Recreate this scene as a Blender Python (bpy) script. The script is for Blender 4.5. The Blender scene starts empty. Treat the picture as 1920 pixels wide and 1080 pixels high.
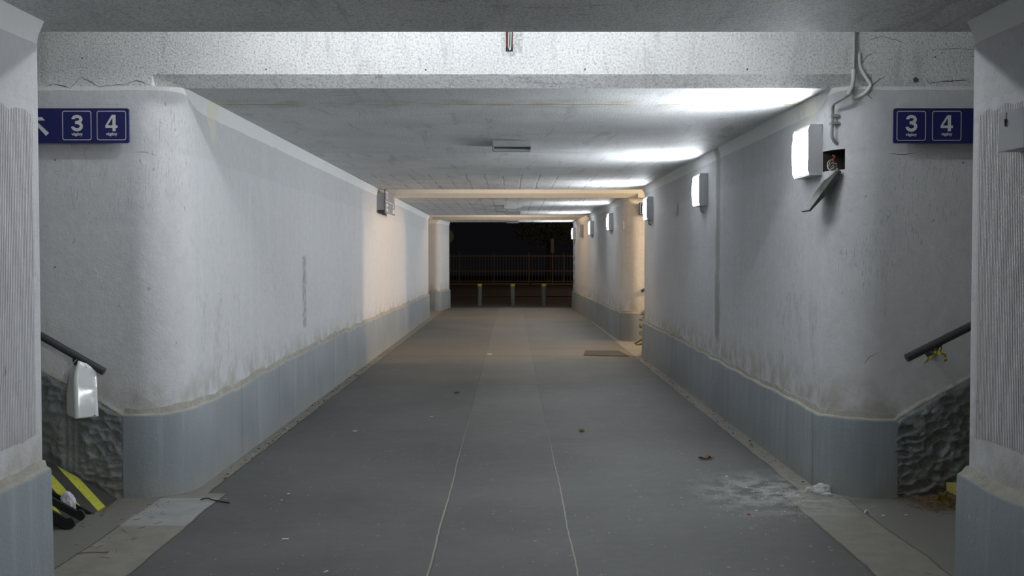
import bpy, bmesh, math, random
from mathutils import Vector, Matrix, noise as mnoise
random.seed(7)
S = bpy.context.scene
C = S.collection
# ------------------------------------------------------------------ camera, world, exposure
F = 2000.0; VX = 960.0; CY = 540.0; HY = 483.0
PITCH = math.atan((CY - HY) / F); CH = 1.5
cd = bpy.data.cameras.new('camera'); cam = bpy.data.objects.new('camera', cd); C.objects.link(cam)
cd.sensor_width = 36; cd.lens = F / 1920 * 36; cd.clip_end = 300; cd.clip_start = 0.05
cam.location = (0, 0, CH); cam.rotation_euler = (math.pi / 2 - PITCH, 0, 0)
S.camera = cam
w = bpy.data.worlds.new('night'); S.world = w; w.use_nodes = True
w.node_tree.nodes['Background'].inputs[0].default_value = (0.0030, 0.0030, 0.0036, 1)
w.node_tree.nodes['Background'].inputs[1].default_value = 1.0
S.view_settings.view_transform = 'Standard'; S.view_settings.look = 'None'
S.view_settings.exposure = 0.1; S.view_settings.gamma = 1.0; S.view_settings.use_curve_mapping = False

def lamp(name, typ, loc, energy, col, size=0.2, size_y=None, rot=(0, 0, 0), rad=0.1):
    l = bpy.data.lights.new(name, typ); l.energy = energy; l.color = col
    if typ == 'AREA':
        l.shape = 'RECTANGLE'; l.size = size; l.size_y = size_y or size
    else: l.shadow_soft_size = rad
    o = bpy.data.objects.new(name, l); C.objects.link(o); o.location = loc; o.rotation_euler = rot
    return o
COOL = (0.945, 0.975, 1.0); WARM = (1.0, 0.72, 0.46)
LAMP_STRENGTH = 142.0
# lamps on the raised ceilings over the stair crossings (rows standing for the long tube lamps)
for x in (-1.45, -.8, -.15, .45, 1.0): lamp('crossing_lamp', 'POINT', (x, 5.80, 3.03), 11.5, COOL, rad=0.04)
for x in (-.5, 0, .5): lamp('crossing_lamp_warm', 'POINT', (x, 17.35, 3.08), 10, WARM, rad=0.06)
for x in (-.5, 0, .5): lamp('crossing_lamp_warm', 'POINT', (x, 28.0, 3.06), 27, WARM, rad=0.06)
# warm lamp in the far right stair well
lamp('stair_lamp_warm', 'AREA', (5.6, 17.5, 2.75), 190, WARM, 0.5, 0.25, (0, math.radians(80), 0))
# wall lamps of the passage behind the camera (right wall)
lamp('passage_lamp', 'AREA', (1.9, -1.0, 2.2), 100, COOL, 0.36, 0.34, (0, math.radians(90), 0))
lamp('passage_lamp', 'AREA', (1.9, -4.8, 2.2), 50, COOL, 0.36, 0.34, (0, math.radians(90), 0))
# street lamp outside
lamp('street_lamp', 'POINT', (7.0, 49.0, 8.0), 800, (1.0, 0.66, 0.42), rad=0.2)

# ------------------------------------------------------------------ helpers
def P(px, py, Y):
    """point of the plane at depth Y that the photograph shows at pixel px, py"""
    u = (px - VX) / F; v = (CY - py) / F
    dy = math.cos(PITCH) + v * math.sin(PITCH); dz = -math.sin(PITCH) + v * math.cos(PITCH)
    k = Y / dy
    return Vector((u * k, Y, CH + dz * k))
def PF(px, py, z=0.0):
    """point at height z seen at the pixel"""
    u = (px - VX) / F; v = (CY - py) / F
    dy = math.cos(PITCH) + v * math.sin(PITCH); dz = -math.sin(PITCH) + v * math.cos(PITCH)
    k = (z - CH) / dz
    return Vector((u * k, dy * k, z))
def link(name, bm, mats, parent=None, smooth=False, recalc=True):
    if recalc: bmesh.ops.recalc_face_normals(bm, faces=bm.faces)
    me = bpy.data.meshes.new(name); bm.to_mesh(me); bm.free()
    if smooth:
        for p in me.polygons: p.use_smooth = True
    o = bpy.data.objects.new(name, me); C.objects.link(o)
    for m in (mats if isinstance(mats, (list, tuple)) else [mats]): me.materials.append(m)
    if parent: o.parent = parent
    return o
def sharp(o, deg=40):
    """smooth shading with sharp edges above the angle"""
    me = o.data
    for p in me.polygons: p.use_smooth = True
    bm = bmesh.new(); bm.from_mesh(me)
    for e in bm.edges:
        if len(e.link_faces) == 2 and e.calc_face_angle(0) > math.radians(deg): e.smooth = False
    bm.to_mesh(me); bm.free()
    return o
def struct(o): o['kind'] = 'structure'; return o
def tag(o, label, cat, group=None, kind=None):
    o['label'] = label; o['category'] = cat
    if group: o['group'] = group
    if kind: o['kind'] = kind
    return o
def thing(name, label, cat, loc=(0, 0, 0), group=None, rz=0):
    o = bpy.data.objects.new(name, None); C.objects.link(o); o.location = loc; o.rotation_euler = (0, 0, rz)
    o.empty_display_size = 0.1
    return tag(o, label, cat, group)
def box(bm, x0, x1, y0, y1, z0, z1, mi=0, bev=0):
    vs = [bm.verts.new((x, y, z)) for x in (x0, x1) for y in (y0, y1) for z in (z0, z1)]
    fs = []
    for q in ((0, 1, 3, 2), (4, 6, 7, 5), (0, 4, 5, 1), (2, 3, 7, 6), (0, 2, 6, 4), (1, 5, 7, 3)):
        f = bm.faces.new([vs[i] for i in q]); f.material_index = mi; fs.append(f)
    if bev:
        es = list({e for f in fs for e in f.edges})
        bmesh.ops.bevel(bm, geom=es, offset=bev, segments=2, affect='EDGES')
    return vs
def prism(bm, pts, d, mi=0):
    """closed polygon (3D points) extruded along vector d"""
    a = [bm.verts.new(p) for p in pts]; b = [bm.verts.new(Vector(p) + Vector(d)) for p in pts]
    n = len(a)
    fs = [bm.faces.new(a), bm.faces.new(b[::-1])]
    for i in range(n): fs.append(bm.faces.new((a[i], b[i], b[(i + 1) % n], a[(i + 1) % n])))
    for f in fs: f.material_index = mi
def tube(bm, pts, r, n=12, mi=0, cap=True):
    pts = [Vector(p) for p in pts]; rs = r if isinstance(r, (list, tuple)) else [r] * len(pts)
    rings = []; up = None
    for i, p in enumerate(pts):
        d = (pts[min(i + 1, len(pts) - 1)] - pts[max(i - 1, 0)]).normalized()
        if up is None:
            up = Vector((0, 0, 1)) if abs(d.z) < .9 else Vector((0, 1, 0))
        a = d.cross(up).normalized(); b = a.cross(d).normalized(); up = b
        rings.append([bm.verts.new(p + (a * math.cos(t) + b * math.sin(t)) * rs[i]) for t in [2 * math.pi * k / n for k in range(n)]])
    for i in range(len(rings) - 1):
        for k in range(n):
            f = bm.faces.new((rings[i][k], rings[i][(k + 1) % n], rings[i + 1][(k + 1) % n], rings[i + 1][k])); f.material_index = mi
    if cap:
        bm.faces.new(rings[0]).material_index = mi; bm.faces.new(rings[-1][::-1]).material_index = mi
def smoothpath(pts, sub=6):
    pts = [Vector(p) for p in pts]; out = []
    for i in range(len(pts) - 1):
        p0 = pts[max(i - 1, 0)]; p1 = pts[i]; p2 = pts[i + 1]; p3 = pts[min(i + 2, len(pts) - 1)]
        for k in range(sub):
            t = k / sub
            out.append(0.5 * ((2 * p1) + (p2 - p0) * t + (2 * p0 - 5 * p1 + 4 * p2 - p3) * t * t + (3 * p1 - p0 - 3 * p2 + p3) * t ** 3))
    out.append(pts[-1]); return out
def sstep(a, b, x):
    t = min(1, max(0, (x - a) / (b - a))); return t * t * (3 - 2 * t)

# ------------------------------------------------------------------ node materials
class G:
    def __init__(s, name):
        s.m = bpy.data.materials.new(name); s.m.use_nodes = True; s.t = s.m.node_tree
        s.b = s.t.nodes['Principled BSDF']; s.co = s.t.nodes.new('ShaderNodeTexCoord').outputs['Object']
        sp = s.t.nodes.new('ShaderNodeSeparateXYZ'); s.t.links.new(s.co, sp.inputs[0]); s.x, s.y, s.z = sp.outputs
    def put(s, sock, v):
        if isinstance(v, bpy.types.NodeSocket): s.t.links.new(v, sock)
        elif isinstance(v, (tuple, list)) and len(v) == 3 and sock.type == 'RGBA': sock.default_value = (*v, 1)
        else: sock.default_value = v
    def M(s, op, a, b=None, c=None):
        n = s.t.nodes.new('ShaderNodeMath'); n.operation = op; s.put(n.inputs[0], a)
        if b is not None: s.put(n.inputs[1], b)
        if c is not None: s.put(n.inputs[2], c)
        return n.outputs[0]
    def mix(s, f, a, b, mode='MIX'):
        n = s.t.nodes.new('ShaderNodeMix'); n.data_type = 'RGBA'; n.blend_type = mode
        s.put(n.inputs[0], f); s.put(n.inputs[6], a); s.put(n.inputs[7], b); return n.outputs[2]
    def vec(s, sc=(1, 1, 1), off=(0, 0, 0)):
        n = s.t.nodes.new('ShaderNodeMapping'); s.t.links.new(s.co, n.inputs[0]); n.inputs['Scale'].default_value = sc; n.inputs['Location'].default_value = off
        return n.outputs[0]
    def noise(s, scale, detail=4, rough=.55, vec=None, dist=0):
        n = s.t.nodes.new('ShaderNodeTexNoise'); s.t.links.new(vec or s.co, n.inputs['Vector'])
        n.inputs['Scale'].default_value = scale; n.inputs['Detail'].default_value = detail; n.inputs['Roughness'].default_value = rough; n.inputs['Distortion'].default_value = dist
        return n.outputs[0]
    def vor(s, scale, vec=None, feat='F1'):
        n = s.t.nodes.new('ShaderNodeTexVoronoi'); n.feature = feat; s.t.links.new(vec or s.co, n.inputs['Vector']); n.inputs['Scale'].default_value = scale
        return n.outputs[0]
    def ss(s, a, b, v):
        n = s.t.nodes.new('ShaderNodeMapRange'); n.interpolation_type = 'SMOOTHSTEP'; s.put(n.inputs[0], v)
        n.inputs[1].default_value = a; n.inputs[2].default_value = b; return n.outputs[0]
    def band(s, v, c, wd, soft=.3):
        """1 where |v-c| < wd"""
        return s.M('SUBTRACT', 1.0, s.ss(wd * (1 - soft), wd * (1 + soft), s.M('ABSOLUTE', s.M('SUBTRACT', v, c))))
    def inr(s, v, a, b):
        return s.M('MULTIPLY', s.M('GREATER_THAN', v, a), s.M('LESS_THAN', v, b))
    def mul(s, *a):
        r = a[0]
        for q in a[1:]: r = s.M('MULTIPLY', r, q)
        return r
    def add(s, *a):
        r = a[0]
        for q in a[1:]: r = s.M('ADD', r, q)
        return r
    def bump(s, h, dist=.01, strength=1.0):
        n = s.t.nodes.new('ShaderNodeBump'); s.put(n.inputs['Height'], h); n.inputs['Distance'].default_value = dist; n.inputs['Strength'].default_value = strength
        s.t.links.new(n.outputs[0], s.b.inputs['Normal'])
    def done(s, col, rough=.8, metal=0, spec=.3):
        s.put(s.b.inputs['Base Color'], col); s.put(s.b.inputs['Roughness'], rough); s.put(s.b.inputs['Metallic'], metal)
        s.b.inputs['Specular IOR Level'].default_value = spec
        return s.m
def plain(name, col, rough=.6, metal=0, spec=.4, var=.12, scale=20, bump=0):
    g = G(name); n = g.noise(scale, 4)
    c = g.mix(g.M('MULTIPLY', n, var * 2), col, tuple(q * .55 for q in col))
    if bump: g.bump(g.noise(scale * 3, 4), bump)
    return g.done(c, rough, metal, spec)

GREY = (.59, .595, .615); WHITE = (.74, .75, .745)
def wall_mat(name, side=0, ribs=False):
    g = G(name)
    big = g.noise(.9, 3); med = g.noise(6, 5); fine = g.noise(70, 5, .65)
    streak = g.noise(1, 5, .6, g.vec((9, 9, .8))); hair = g.noise(1, 6, .7, g.vec((190, 190, 16)))
    # paint line: the upper white coat starts higher on the faces of the crossing
    if ribs: line = g.M('ADD', 2.43, g.M('MULTIPLY', g.M('SUBTRACT', g.noise(3, 2), .5), .02))
    else:
        line = g.M('SUBTRACT', 2.537, g.M('MULTIPLY', g.ss(6.64, 7.15, g.y), .08))
        line = g.M('ADD', line, g.M('MULTIPLY', g.M('SUBTRACT', g.noise(4, 3), .5), .02))
    up = g.M('GREATER_THAN', g.z, line)
    c = g.mix(g.M('MULTIPLY', big, .35), GREY, (.53, .54, .56))
    c = g.mix(g.M('MULTIPLY', g.ss(.45, .75, streak), .28), c, (.69, .70, .72))
    c = g.mix(g.M('MULTIPLY', g.ss(.55, .75, med), .25), c, (.48, .49, .50))
    # second painting joint in the grey coat
    l2 = g.M('ADD', 2.16, g.M('MULTIPLY', g.M('SUBTRACT', g.noise(2.5, 3), .5), .05))
    c = g.mix(g.M('MULTIPLY', g.M('GREATER_THAN', g.z, l2), .35), c, (.49, .50, .515))
    mot = g.noise(14, 6, .7); c = g.mix(g.M('MULTIPLY', g.ss(.5, .68, mot), .22), c, (.44, .45, .46)); c = g.mix(g.M('MULTIPLY', g.ss(.5, .34, mot), .25), c, (.70, .70, .715))
    c = g.mix(up, c, WHITE)
    # black scratchy streaks in patches
    patch = g.ss(.52, .64, g.noise(1.1, 3, .5, g.vec((1, 1.0, .8), (3, 1, 5))))
    scr = g.mul(g.ss(.60, .66, hair), patch)
    c = g.mix(g.M('MULTIPLY', scr, .5), c, (.16, .165, .17))
    spots = g.ss(.70, .74, g.noise(28, 3, .5, g.vec((1, 1, .5))))
    c = g.mix(g.M('MULTIPLY', spots, .5), c, (.2, .2, .2))
    # brownish dirt low down above the dado
    low = g.M('MULTIPLY', g.M('SUBTRACT', 1, g.ss(.5, .8, g.M('ADD', g.z, g.M('MULTIPLY', g.noise(4, 4), -.12)))), g.ss(.35, .65, med))
    c = g.mix(g.M('MULTIPLY', low, .75), c, (.36, .345, .30))
    h = g.add(g.M('MULTIPLY', fine, .3), g.M('MULTIPLY', g.noise(18, 4), .5), g.M('MULTIPLY', scr, -.5))
    if side:   # vertical joint
        yj = 10.42 if side > 0 else 10.68
        yy = g.M('ADD', g.y, g.M('MULTIPLY', g.M('SUBTRACT', g.noise(5, 4), .5), .16))
        j = g.mul(g.band(yy, yj, .10 if side > 0 else .09, .5), g.ss(.46, .54, hair) if side < 0 else g.ss(.25, .45, hair))
        if side < 0: j = g.mul(j, g.inr(g.M('ADD', g.z, g.M('MULTIPLY', g.noise(6, 3), .2)), .88, 1.62), g.ss(.35, .6, g.noise(16, 4)))
        else: j = g.mul(j, g.ss(.62, .75, g.z))
        c = g.mix(g.M('MULTIPLY', j, .6), c, (.2, .2, .19))
        h = g.M('SUBTRACT', h, j)
        sp = g.mul(g.inr(g.y, 6.9, 8.1), g.inr(g.z, .62, 1.25), g.ss(.54, .58, hair), g.ss(.52, .6, g.noise(1, 3, .5, g.vec((5, 5, 2.2)))))
        c = g.mix(g.M('MULTIPLY', sp, .6), c, (.17, .175, .18))
        if side < 0:  # lime drips under the ceiling joint
            dr = g.mul(g.band(g.M('ADD', g.y, g.M('MULTIPLY', g.noise(12, 2), .15)), 7.42, .16, .3),
                       g.M('GREATER_THAN', g.z, g.M('ADD', g.M('ADD', 2.22, g.M('MULTIPLY', g.noise(9, 2), .12)), g.M('MULTIPLY', g.M('ABSOLUTE', g.M('SUBTRACT', g.y, 7.42)), 1.1))))
            c = g.mix(g.M('MULTIPLY', dr, .55), c, (.72, .67, .52))
        else:
            dr = g.mul(g.band(g.y, 7.25, .3, .4), g.M('GREATER_THAN', g.z, g.M('ADD', 2.2, g.M('MULTIPLY', g.noise(9, 2), .5))))
            c = g.mix(g.M('MULTIPLY', dr, .4), c, (.58, .53, .40))
            gr = g.mul(g.M('GREATER_THAN', g.y, 31.2), g.inr(g.z, .7, 2.0), g.ss(.5, .54, g.noise(7, 3)))
            c = g.mix(gr, c, (.16, .07, .16))
    if ribs:
        zz = g.M('ADD', g.z, g.M('MULTIPLY', g.M('SUBTRACT', g.noise(9, 3), .5), .06))
        inr = g.mul(g.inr(zz, .72, 2.12), g.M('LESS_THAN', g.y, 4.62))
        wv = g.M('SINE', g.M('MULTIPLY', g.M('ADD', g.y, g.M('MULTIPLY', g.noise(6, 2), .008)), 2 * math.pi / .0145))
        wv = g.M('MULTIPLY', wv, inr)
        h = g.add(h, g.M('MULTIPLY', wv, .5))
        gv = g.mul(g.ss(.1, .9, g.M('MULTIPLY', wv, -1.0)), g.ss(.2, .6, g.noise(1, 4, .6, g.vec((40, 40, 3)))))
        c = g.mix(g.M('MULTIPLY', gv, .45), c, (.30, .25, .26))
    g.bump(h, .012, .75)
    return g.done(c, .72, 0, .35)
m_wl = wall_mat('painted_plaster_left', -1); m_wr = wall_mat('painted_plaster_right', 1); m_wn = wall_mat('ribbed_painted_plaster', 0, True)

def ceil_mat():
    g = G('painted_concrete_ceiling')
    wv = g.M('ADD', g.x, g.M('MULTIPLY', g.M('SUBTRACT', g.noise(1.5, 2), .5), .05))
    fine = g.noise(120, 5, .7); med = g.noise(25, 5, .6); big = g.noise(1.2, 4)
    c = g.mix(g.ss(.35, .65, big), (.70, .71, .72), (.84, .85, .855))
    c = g.mix(g.M('MULTIPLY', g.ss(.5, .62, fine), .6), c, (.88, .88, .88))
    c = g.mix(g.M('MULTIPLY', g.ss(.55, .75, med), .5), c, (.50, .51, .52))
    dl = g.noise(1, 4, .6, g.vec((5, .7, 1), (0, 0, 3)), 1.2)   # board marks
    c = g.mix(g.M('MULTIPLY', g.ss(.55, .7, dl), .35), c, (.30, .31, .315))
    # plank joints across the further slabs
    fr = g.M('FRACT', g.M('DIVIDE', wv, .24)); pl = g.mul(g.band(fr, .5, .04, .5), g.M('GREATER_THAN', g.y, 13.6), g.ss(.4, .5, g.noise(3, 2)))
    c = g.mix(g.M('MULTIPLY', pl, .5), c, (.16, .165, .17))
    # joints along the passage
    yw = g.M('ADD', g.y, g.M('MULTIPLY', g.M('SUBTRACT', g.noise(2, 3), .5), .03))
    j = g.M('MAXIMUM', g.band(yw, 10.75, .012), g.M('MULTIPLY', g.band(yw, 13.6, .015), .7))
    c = g.mix(g.M('MULTIPLY', j, .6), c, (.18, .18, .18))
    # rusty damp joint near the mouth
    dmp = g.mul(g.band(g.M('ADD', g.y, g.M('MULTIPLY', g.noise(4, 4), .14)), 7.46, .17, .7), g.ss(.4, .62, g.noise(3.5, 5)))
    c = g.mix(g.M('MULTIPLY', dmp, .6), c, (.50, .44, .31))
    rl = g.mul(g.band(yw, 7.42, .016, .5), g.ss(.42, .6, g.noise(2.2, 4, .5, g.vec((1, 1, 1), (4, 0, 0)))))
    c = g.mix(g.M('MULTIPLY', rl, .8), c, (.22, .13, .06))
    sw = g.ss(.62, .7, g.noise(1, 4, .6, g.vec((2.5, 9, 1), (1, 2, 0)), 1.5))
    c = g.mix(g.M('MULTIPLY', sw, .4), c, (.22, .235, .24))
    sp = g.noise(75, 4, .7)
    c = g.mix(g.M('MULTIPLY', g.ss(.52, .66, sp), .7), c, (.93, .93, .92)); c = g.mix(g.M('MULTIPLY', g.ss(.5, .36, sp), .6), c, (.30, .31, .32))
    g.bump(g.add(fine, g.M('MULTIPLY', sp, 1.2), g.M('MULTIPLY', med, .8), g.M('MULTIPLY', pl, -.9), big), .012, .7)
    return g.done(c, .62, 0, .35)
m_ceil = ceil_mat()
def beam_mat():
    g = G('textured_white_paint')
    f = g.noise(60, 5, .65); m = g.noise(9, 4)
    c = g.mix(g.ss(.4, .7, m), (.66, .665, .65), (.62, .63, .62))
    cl = g.mul(g.ss(.66, .7, g.noise(22, 3, .5, g.vec((1, 1, 1), (7, 0, 2)))), .15)
    c = g.mix(cl, c, (.3, .3, .3))
    g.bump(g.add(f, g.M('MULTIPLY', g.noise(25, 3), .5)), .008, .3)
    return g.done(c, .65, 0, .35)
m_beam = beam_mat()
def dado_mat():
    g = G('blue_grey_dado_paint')
    st = g.noise(1, 5, .6, g.vec((14, 14, .7))); big = g.noise(1.3, 3)
    c = g.mix(g.ss(.35, .7, big), (.195, .223, .245), (.235, .263, .285))
    c = g.mix(g.M('MULTIPLY', g.ss(.5, .75, st), .35), c, (.36, .385, .40))
    # dust rising from the ground
    d = g.mul(g.M('SUBTRACT', 1, g.ss(.0, .2, g.z)), g.ss(.25, .6, g.noise(4, 4)))
    c = g.mix(g.M('MULTIPLY', d, .55), c, (.27, .255, .215))
    hair = g.noise(1, 4, .6, g.vec((45, 45, 1.6), (3, 3, 0)))
    sc = g.mul(g.ss(.70, .73, hair), g.ss(.45, .6, g.noise(1.5, 2)))
    c = g.mix(g.M('MULTIPLY', sc, .8), c, (.07, .075, .08))
    ws = g.mul(g.ss(.72, .745, g.noise(1, 3, .5, g.vec((50, 50, 7), (9, 0, 0)))), g.ss(.5, .6, g.noise(1.2, 2)))
    c = g.mix(ws, c, (.55, .56, .56))
    g.bump(g.add(g.noise(50, 4), g.M('MULTIPLY', g.noise(1, 3, .5, g.vec((8, 8, 2))), 1.5), g.M('MULTIPLY', sc, -1.0)), .005, .5)
    return g.done(c, .55, 0, .4)
m_dado = dado_mat()
m_mortar = plain('dirty_mortar', (.47, .45, .40), .9, var=.6, scale=9, bump=.01)
m_crack = plain('crack', (.10, .10, .10), .9)
m_rough = None
def rough_mat():
    g = G('rough_trowelled_render'); n = g.noise(9, 5)
    c = g.mix(g.ss(.35, .7, n), (.20, .218, .225), (.15, .16, .16))
    c = g.mix(g.M('MULTIPLY', g.ss(.55, .7, g.noise(30, 4)), .5), c, (.22, .235, .235))
    c = g.mix(g.mul(g.M('SUBTRACT', 1, g.ss(0, .25, g.z)), .5), c, (.17, .15, .11))
    g.bump(g.noise(60, 4), .006); return g.done(c, .6, 0, .4)
m_rough = rough_mat()

def floor_mat():
    g = G('asphalt_floor')
    nb = g.noise(.7, 4); nm = g.noise(8, 5); nf = g.noise(160, 3, .6)
    asp = g.mix(g.ss(.3, .7, nb), (.073, .074, .071), (.103, .104, .100))
    asp = g.mix(g.M('MULTIPLY', g.ss(.5, .8, nm), .3), asp, (.17, .168, .155))
    asp = g.mix(g.M('MULTIPLY', g.ss(.55, .75, nf), .4), asp, (.22, .22, .215))
    asp = g.mix(g.M('MULTIPLY', g.ss(.6, .7, g.noise(1, 4, .6, g.vec((1.2, 5, 1), (2, 2, 0)))), .35), asp, (.085, .088, .088))
    mid = g.mul(g.inr(g.x, -.40, .31), g.ss(7.5, 11, g.y))
    asp = g.mix(g.M('MULTIPLY', mid, .3), asp, (.16, .155, .142))
    # dirt brought in near crossings
    dirtf = g.mul(g.M('MAXIMUM', g.band(g.y, 17, 1.9, .5), g.band(g.y, 28, 2.5, .5)), g.ss(.3, .6, nm))
    asp = g.mix(g.M('MULTIPLY', dirtf, .5), asp, (.16, .14, .11))
    # concrete channels along both walls
    wx = g.M('ADD', g.x, g.M('MULTIPLY', g.M('SUBTRACT', g.noise(2.5, 4), .5), .05))
    inA = g.M('LESS_THAN', g.y, 6.75)
    eL = g.M('ADD', g.M('MULTIPLY', inA, .115), -1.935); eR = g.M('ADD', g.M('MULTIPLY', inA, -.13), 1.85)
    con = g.mix(g.ss(.3, .7, nm), (.185, .178, .158), (.235, .225, .195))
    con = g.mix(g.M('MULTIPLY', g.ss(.6, .7, g.noise(20, 4)), .5), con, (.12, .11, .09))
    side = g.M('MAXIMUM', g.M('LESS_THAN', wx, eL), g.M('GREATER_THAN', wx, eR))
    c = g.mix(side, asp, con)
    out = g.mul(g.M('MAXIMUM', g.M('LESS_THAN', wx, -2.2), g.M('GREATER_THAN', wx, 2.08)), inA)
    c = g.mix(g.M('MULTIPLY', out, .7), c, (.15, .148, .135))
    ln = g.M('MAXIMUM', g.M('MAXIMUM', g.band(wx, -1.82, .006), g.band(wx, 1.72, .008)), g.M('MAXIMUM', g.band(wx, -2.2, .008), g.band(wx, 2.08, .006)))
    ln = g.M('MAXIMUM', g.mul(ln, inA), g.mul(g.M('MAXIMUM', g.band(wx, -1.935, .008), g.band(wx, 1.85, .008)), g.M('GREATER_THAN', g.y, 6.75)))
    c = g.mix(g.M('MULTIPLY', ln, .7), c, (.07, .065, .055))
    # long asphalt seams
    sx = g.M('ADD', g.x, g.M('ADD', g.M('MULTIPLY', g.M('SUBTRACT', g.noise(1, 2, .5, g.vec((0, .8, 0))), .5), .025), g.M('MULTIPLY', g.M('SUBTRACT', g.noise(14, 3), .5), .012)))
    s1 = g.M('MAXIMUM', g.band(sx, -.40, .0045, .3), g.band(sx, .31, .004, .3))
    near = g.M('SUBTRACT', 1.0, g.ss(6.0, 11.5, g.y))
    s1n = g.M('MULTIPLY', g.mul(s1, near), .8)
    c = g.mix(s1n, c, (.30, .28, .23)); c = g.mix(g.M('MULTIPLY', g.mul(s1, g.M('SUBTRACT', 1, near)), .6), c, (.06, .06, .058))
    c = g.mix(g.M('MULTIPLY', g.M('MULTIPLY', g.band(g.M('SUBTRACT', sx, .01), -.40, .004), near), .8), c, (.06, .06, .055))
    cr = g.mul(g.band(g.M('ADD', g.y, g.M('MULTIPLY', g.noise(3, 2), .02)), 8.2, .006), g.inr(g.x, -1.6, -.42), .5)
    cr2 = g.mul(g.band(g.y, 5.4, .003), g.inr(g.x, -.7, -.42), .5)
    c = g.mix(g.M('MAXIMUM', cr, cr2), c, (.07, .07, .07))
    # pale repair slab
    ps = g.mul(g.inr(wx, -2.2, -1.83), g.inr(g.y, 5.93, 6.62))
    c = g.mix(ps, c, g.mix(g.ss(.3, .7, nm), (.31, .32, .315), (.27, .275, .265)))
    # cross trench in the second crossing
    tr = g.inr(g.M('ADD', g.y, g.M('MULTIPLY', g.noise(2, 2), .05)), 16.25, 17.45)
    c = g.mix(g.M('MULTIPLY', tr, .45), c, (.15, .13, .10))
    ed = g.M('MAXIMUM', g.band(g.M('ADD', g.y, g.M('MULTIPLY', g.noise(2, 2), .05)), 16.25, .04), g.mul(g.band(g.y, 17.45, .03), .5))
    c = g.mix(g.M('MULTIPLY', ed, .6), c, (.06, .05, .04))
    # plaster dust
    n = g.t.nodes.new('ShaderNodeVectorMath'); n.operation = 'DISTANCE'; g.t.links.new(g.vec((1, .8, 1)), n.inputs[0]); n.inputs[1].default_value = (1.72, 6.75 * .8, 0)
    du = g.mul(g.M('SUBTRACT', 1, g.ss(.05, .75, n.outputs['Value'])), g.ss(.38, .62, g.noise(7, 6, .65)))
    c = g.mix(g.M('MULTIPLY', du, .7), c, (.42, .42, .41))
    # pale gum spots
    vo = g.vor(9); gs = g.mul(g.M('LESS_THAN', vo, .10), g.ss(.5, .6, g.noise(1.7, 2)), .6)
    c = g.mix(gs, c, (.27, .27, .26))
    g.bump(g.add(g.M('MULTIPLY', nf, .7), g.M('MULTIPLY', nm, .9), g.M('MULTIPLY', s1, .5), g.M('MULTIPLY', ln, -1.0)), .004, .8)
    rough = g.M('ADD', .52, g.M('MULTIPLY', nm, .25))
    return g.done(c, rough, 0, .35)
m_floor = floor_mat()
m_outfloor = plain('dark_asphalt_outside', (.06, .058, .055), .9, var=.4, scale=3)
m_kerb = plain('kerb_concrete', (.22, .18, .14), .9)
m_navy = plain('navy_sign_enamel', (.012, .014, .11), .35, var=.05, spec=.5)
m_signwhite = plain('white_sign_film', (.62, .64, .64), .4, var=.05)
m_metal = plain('painted_bracket_steel', (.40, .41, .42), .5, var=.2)
m_rail = plain('charcoal_rail_paint', (.045, .047, .055), .38, var=.2, scale=40, spec=.5)
m_case = plain('lamp_case_grey', (.46, .47, .49), .5, var=.15)
m_black = plain('black_rubber', (.012, .012, .013), .65)
m_concrete = plain('stair_concrete', (.20, .20, .19), .85, var=.4, scale=8, bump=.006)
m_yellow = plain('worn_yellow_paint', (.55, .47, .13), .7, var=.4, scale=30)
m_hole = plain('dark_hole', (.055, .045, .04), .95, var=.5, scale=30)
m_plastic = plain('white_plastic_sheet', (.72, .75, .76), .16, var=.04, spec=.8)
m_white = plain('plaster_white', (.66, .66, .65), .85, var=.3, scale=30, bump=.01)
m_conduit = plain('grey_conduit', (.36, .37, .37), .4, var=.2)
m_conduitw = plain('painted_conduit', (.58, .59, .58), .6, var=.25)
def emis(name, col, st):
    m = bpy.data.materials.new(name); m.use_nodes = True; b = m.node_tree.nodes['Principled BSDF']
    b.inputs['Base Color'].default_value = (.8, .8, .8, 1); b.inputs['Emission Color'].default_value = (*col, 1); b.inputs['Emission Strength'].default_value = st
    return m
m_diff = emis('lit_diffuser', (.90, .955, 1.0), LAMP_STRENGTH)

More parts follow.
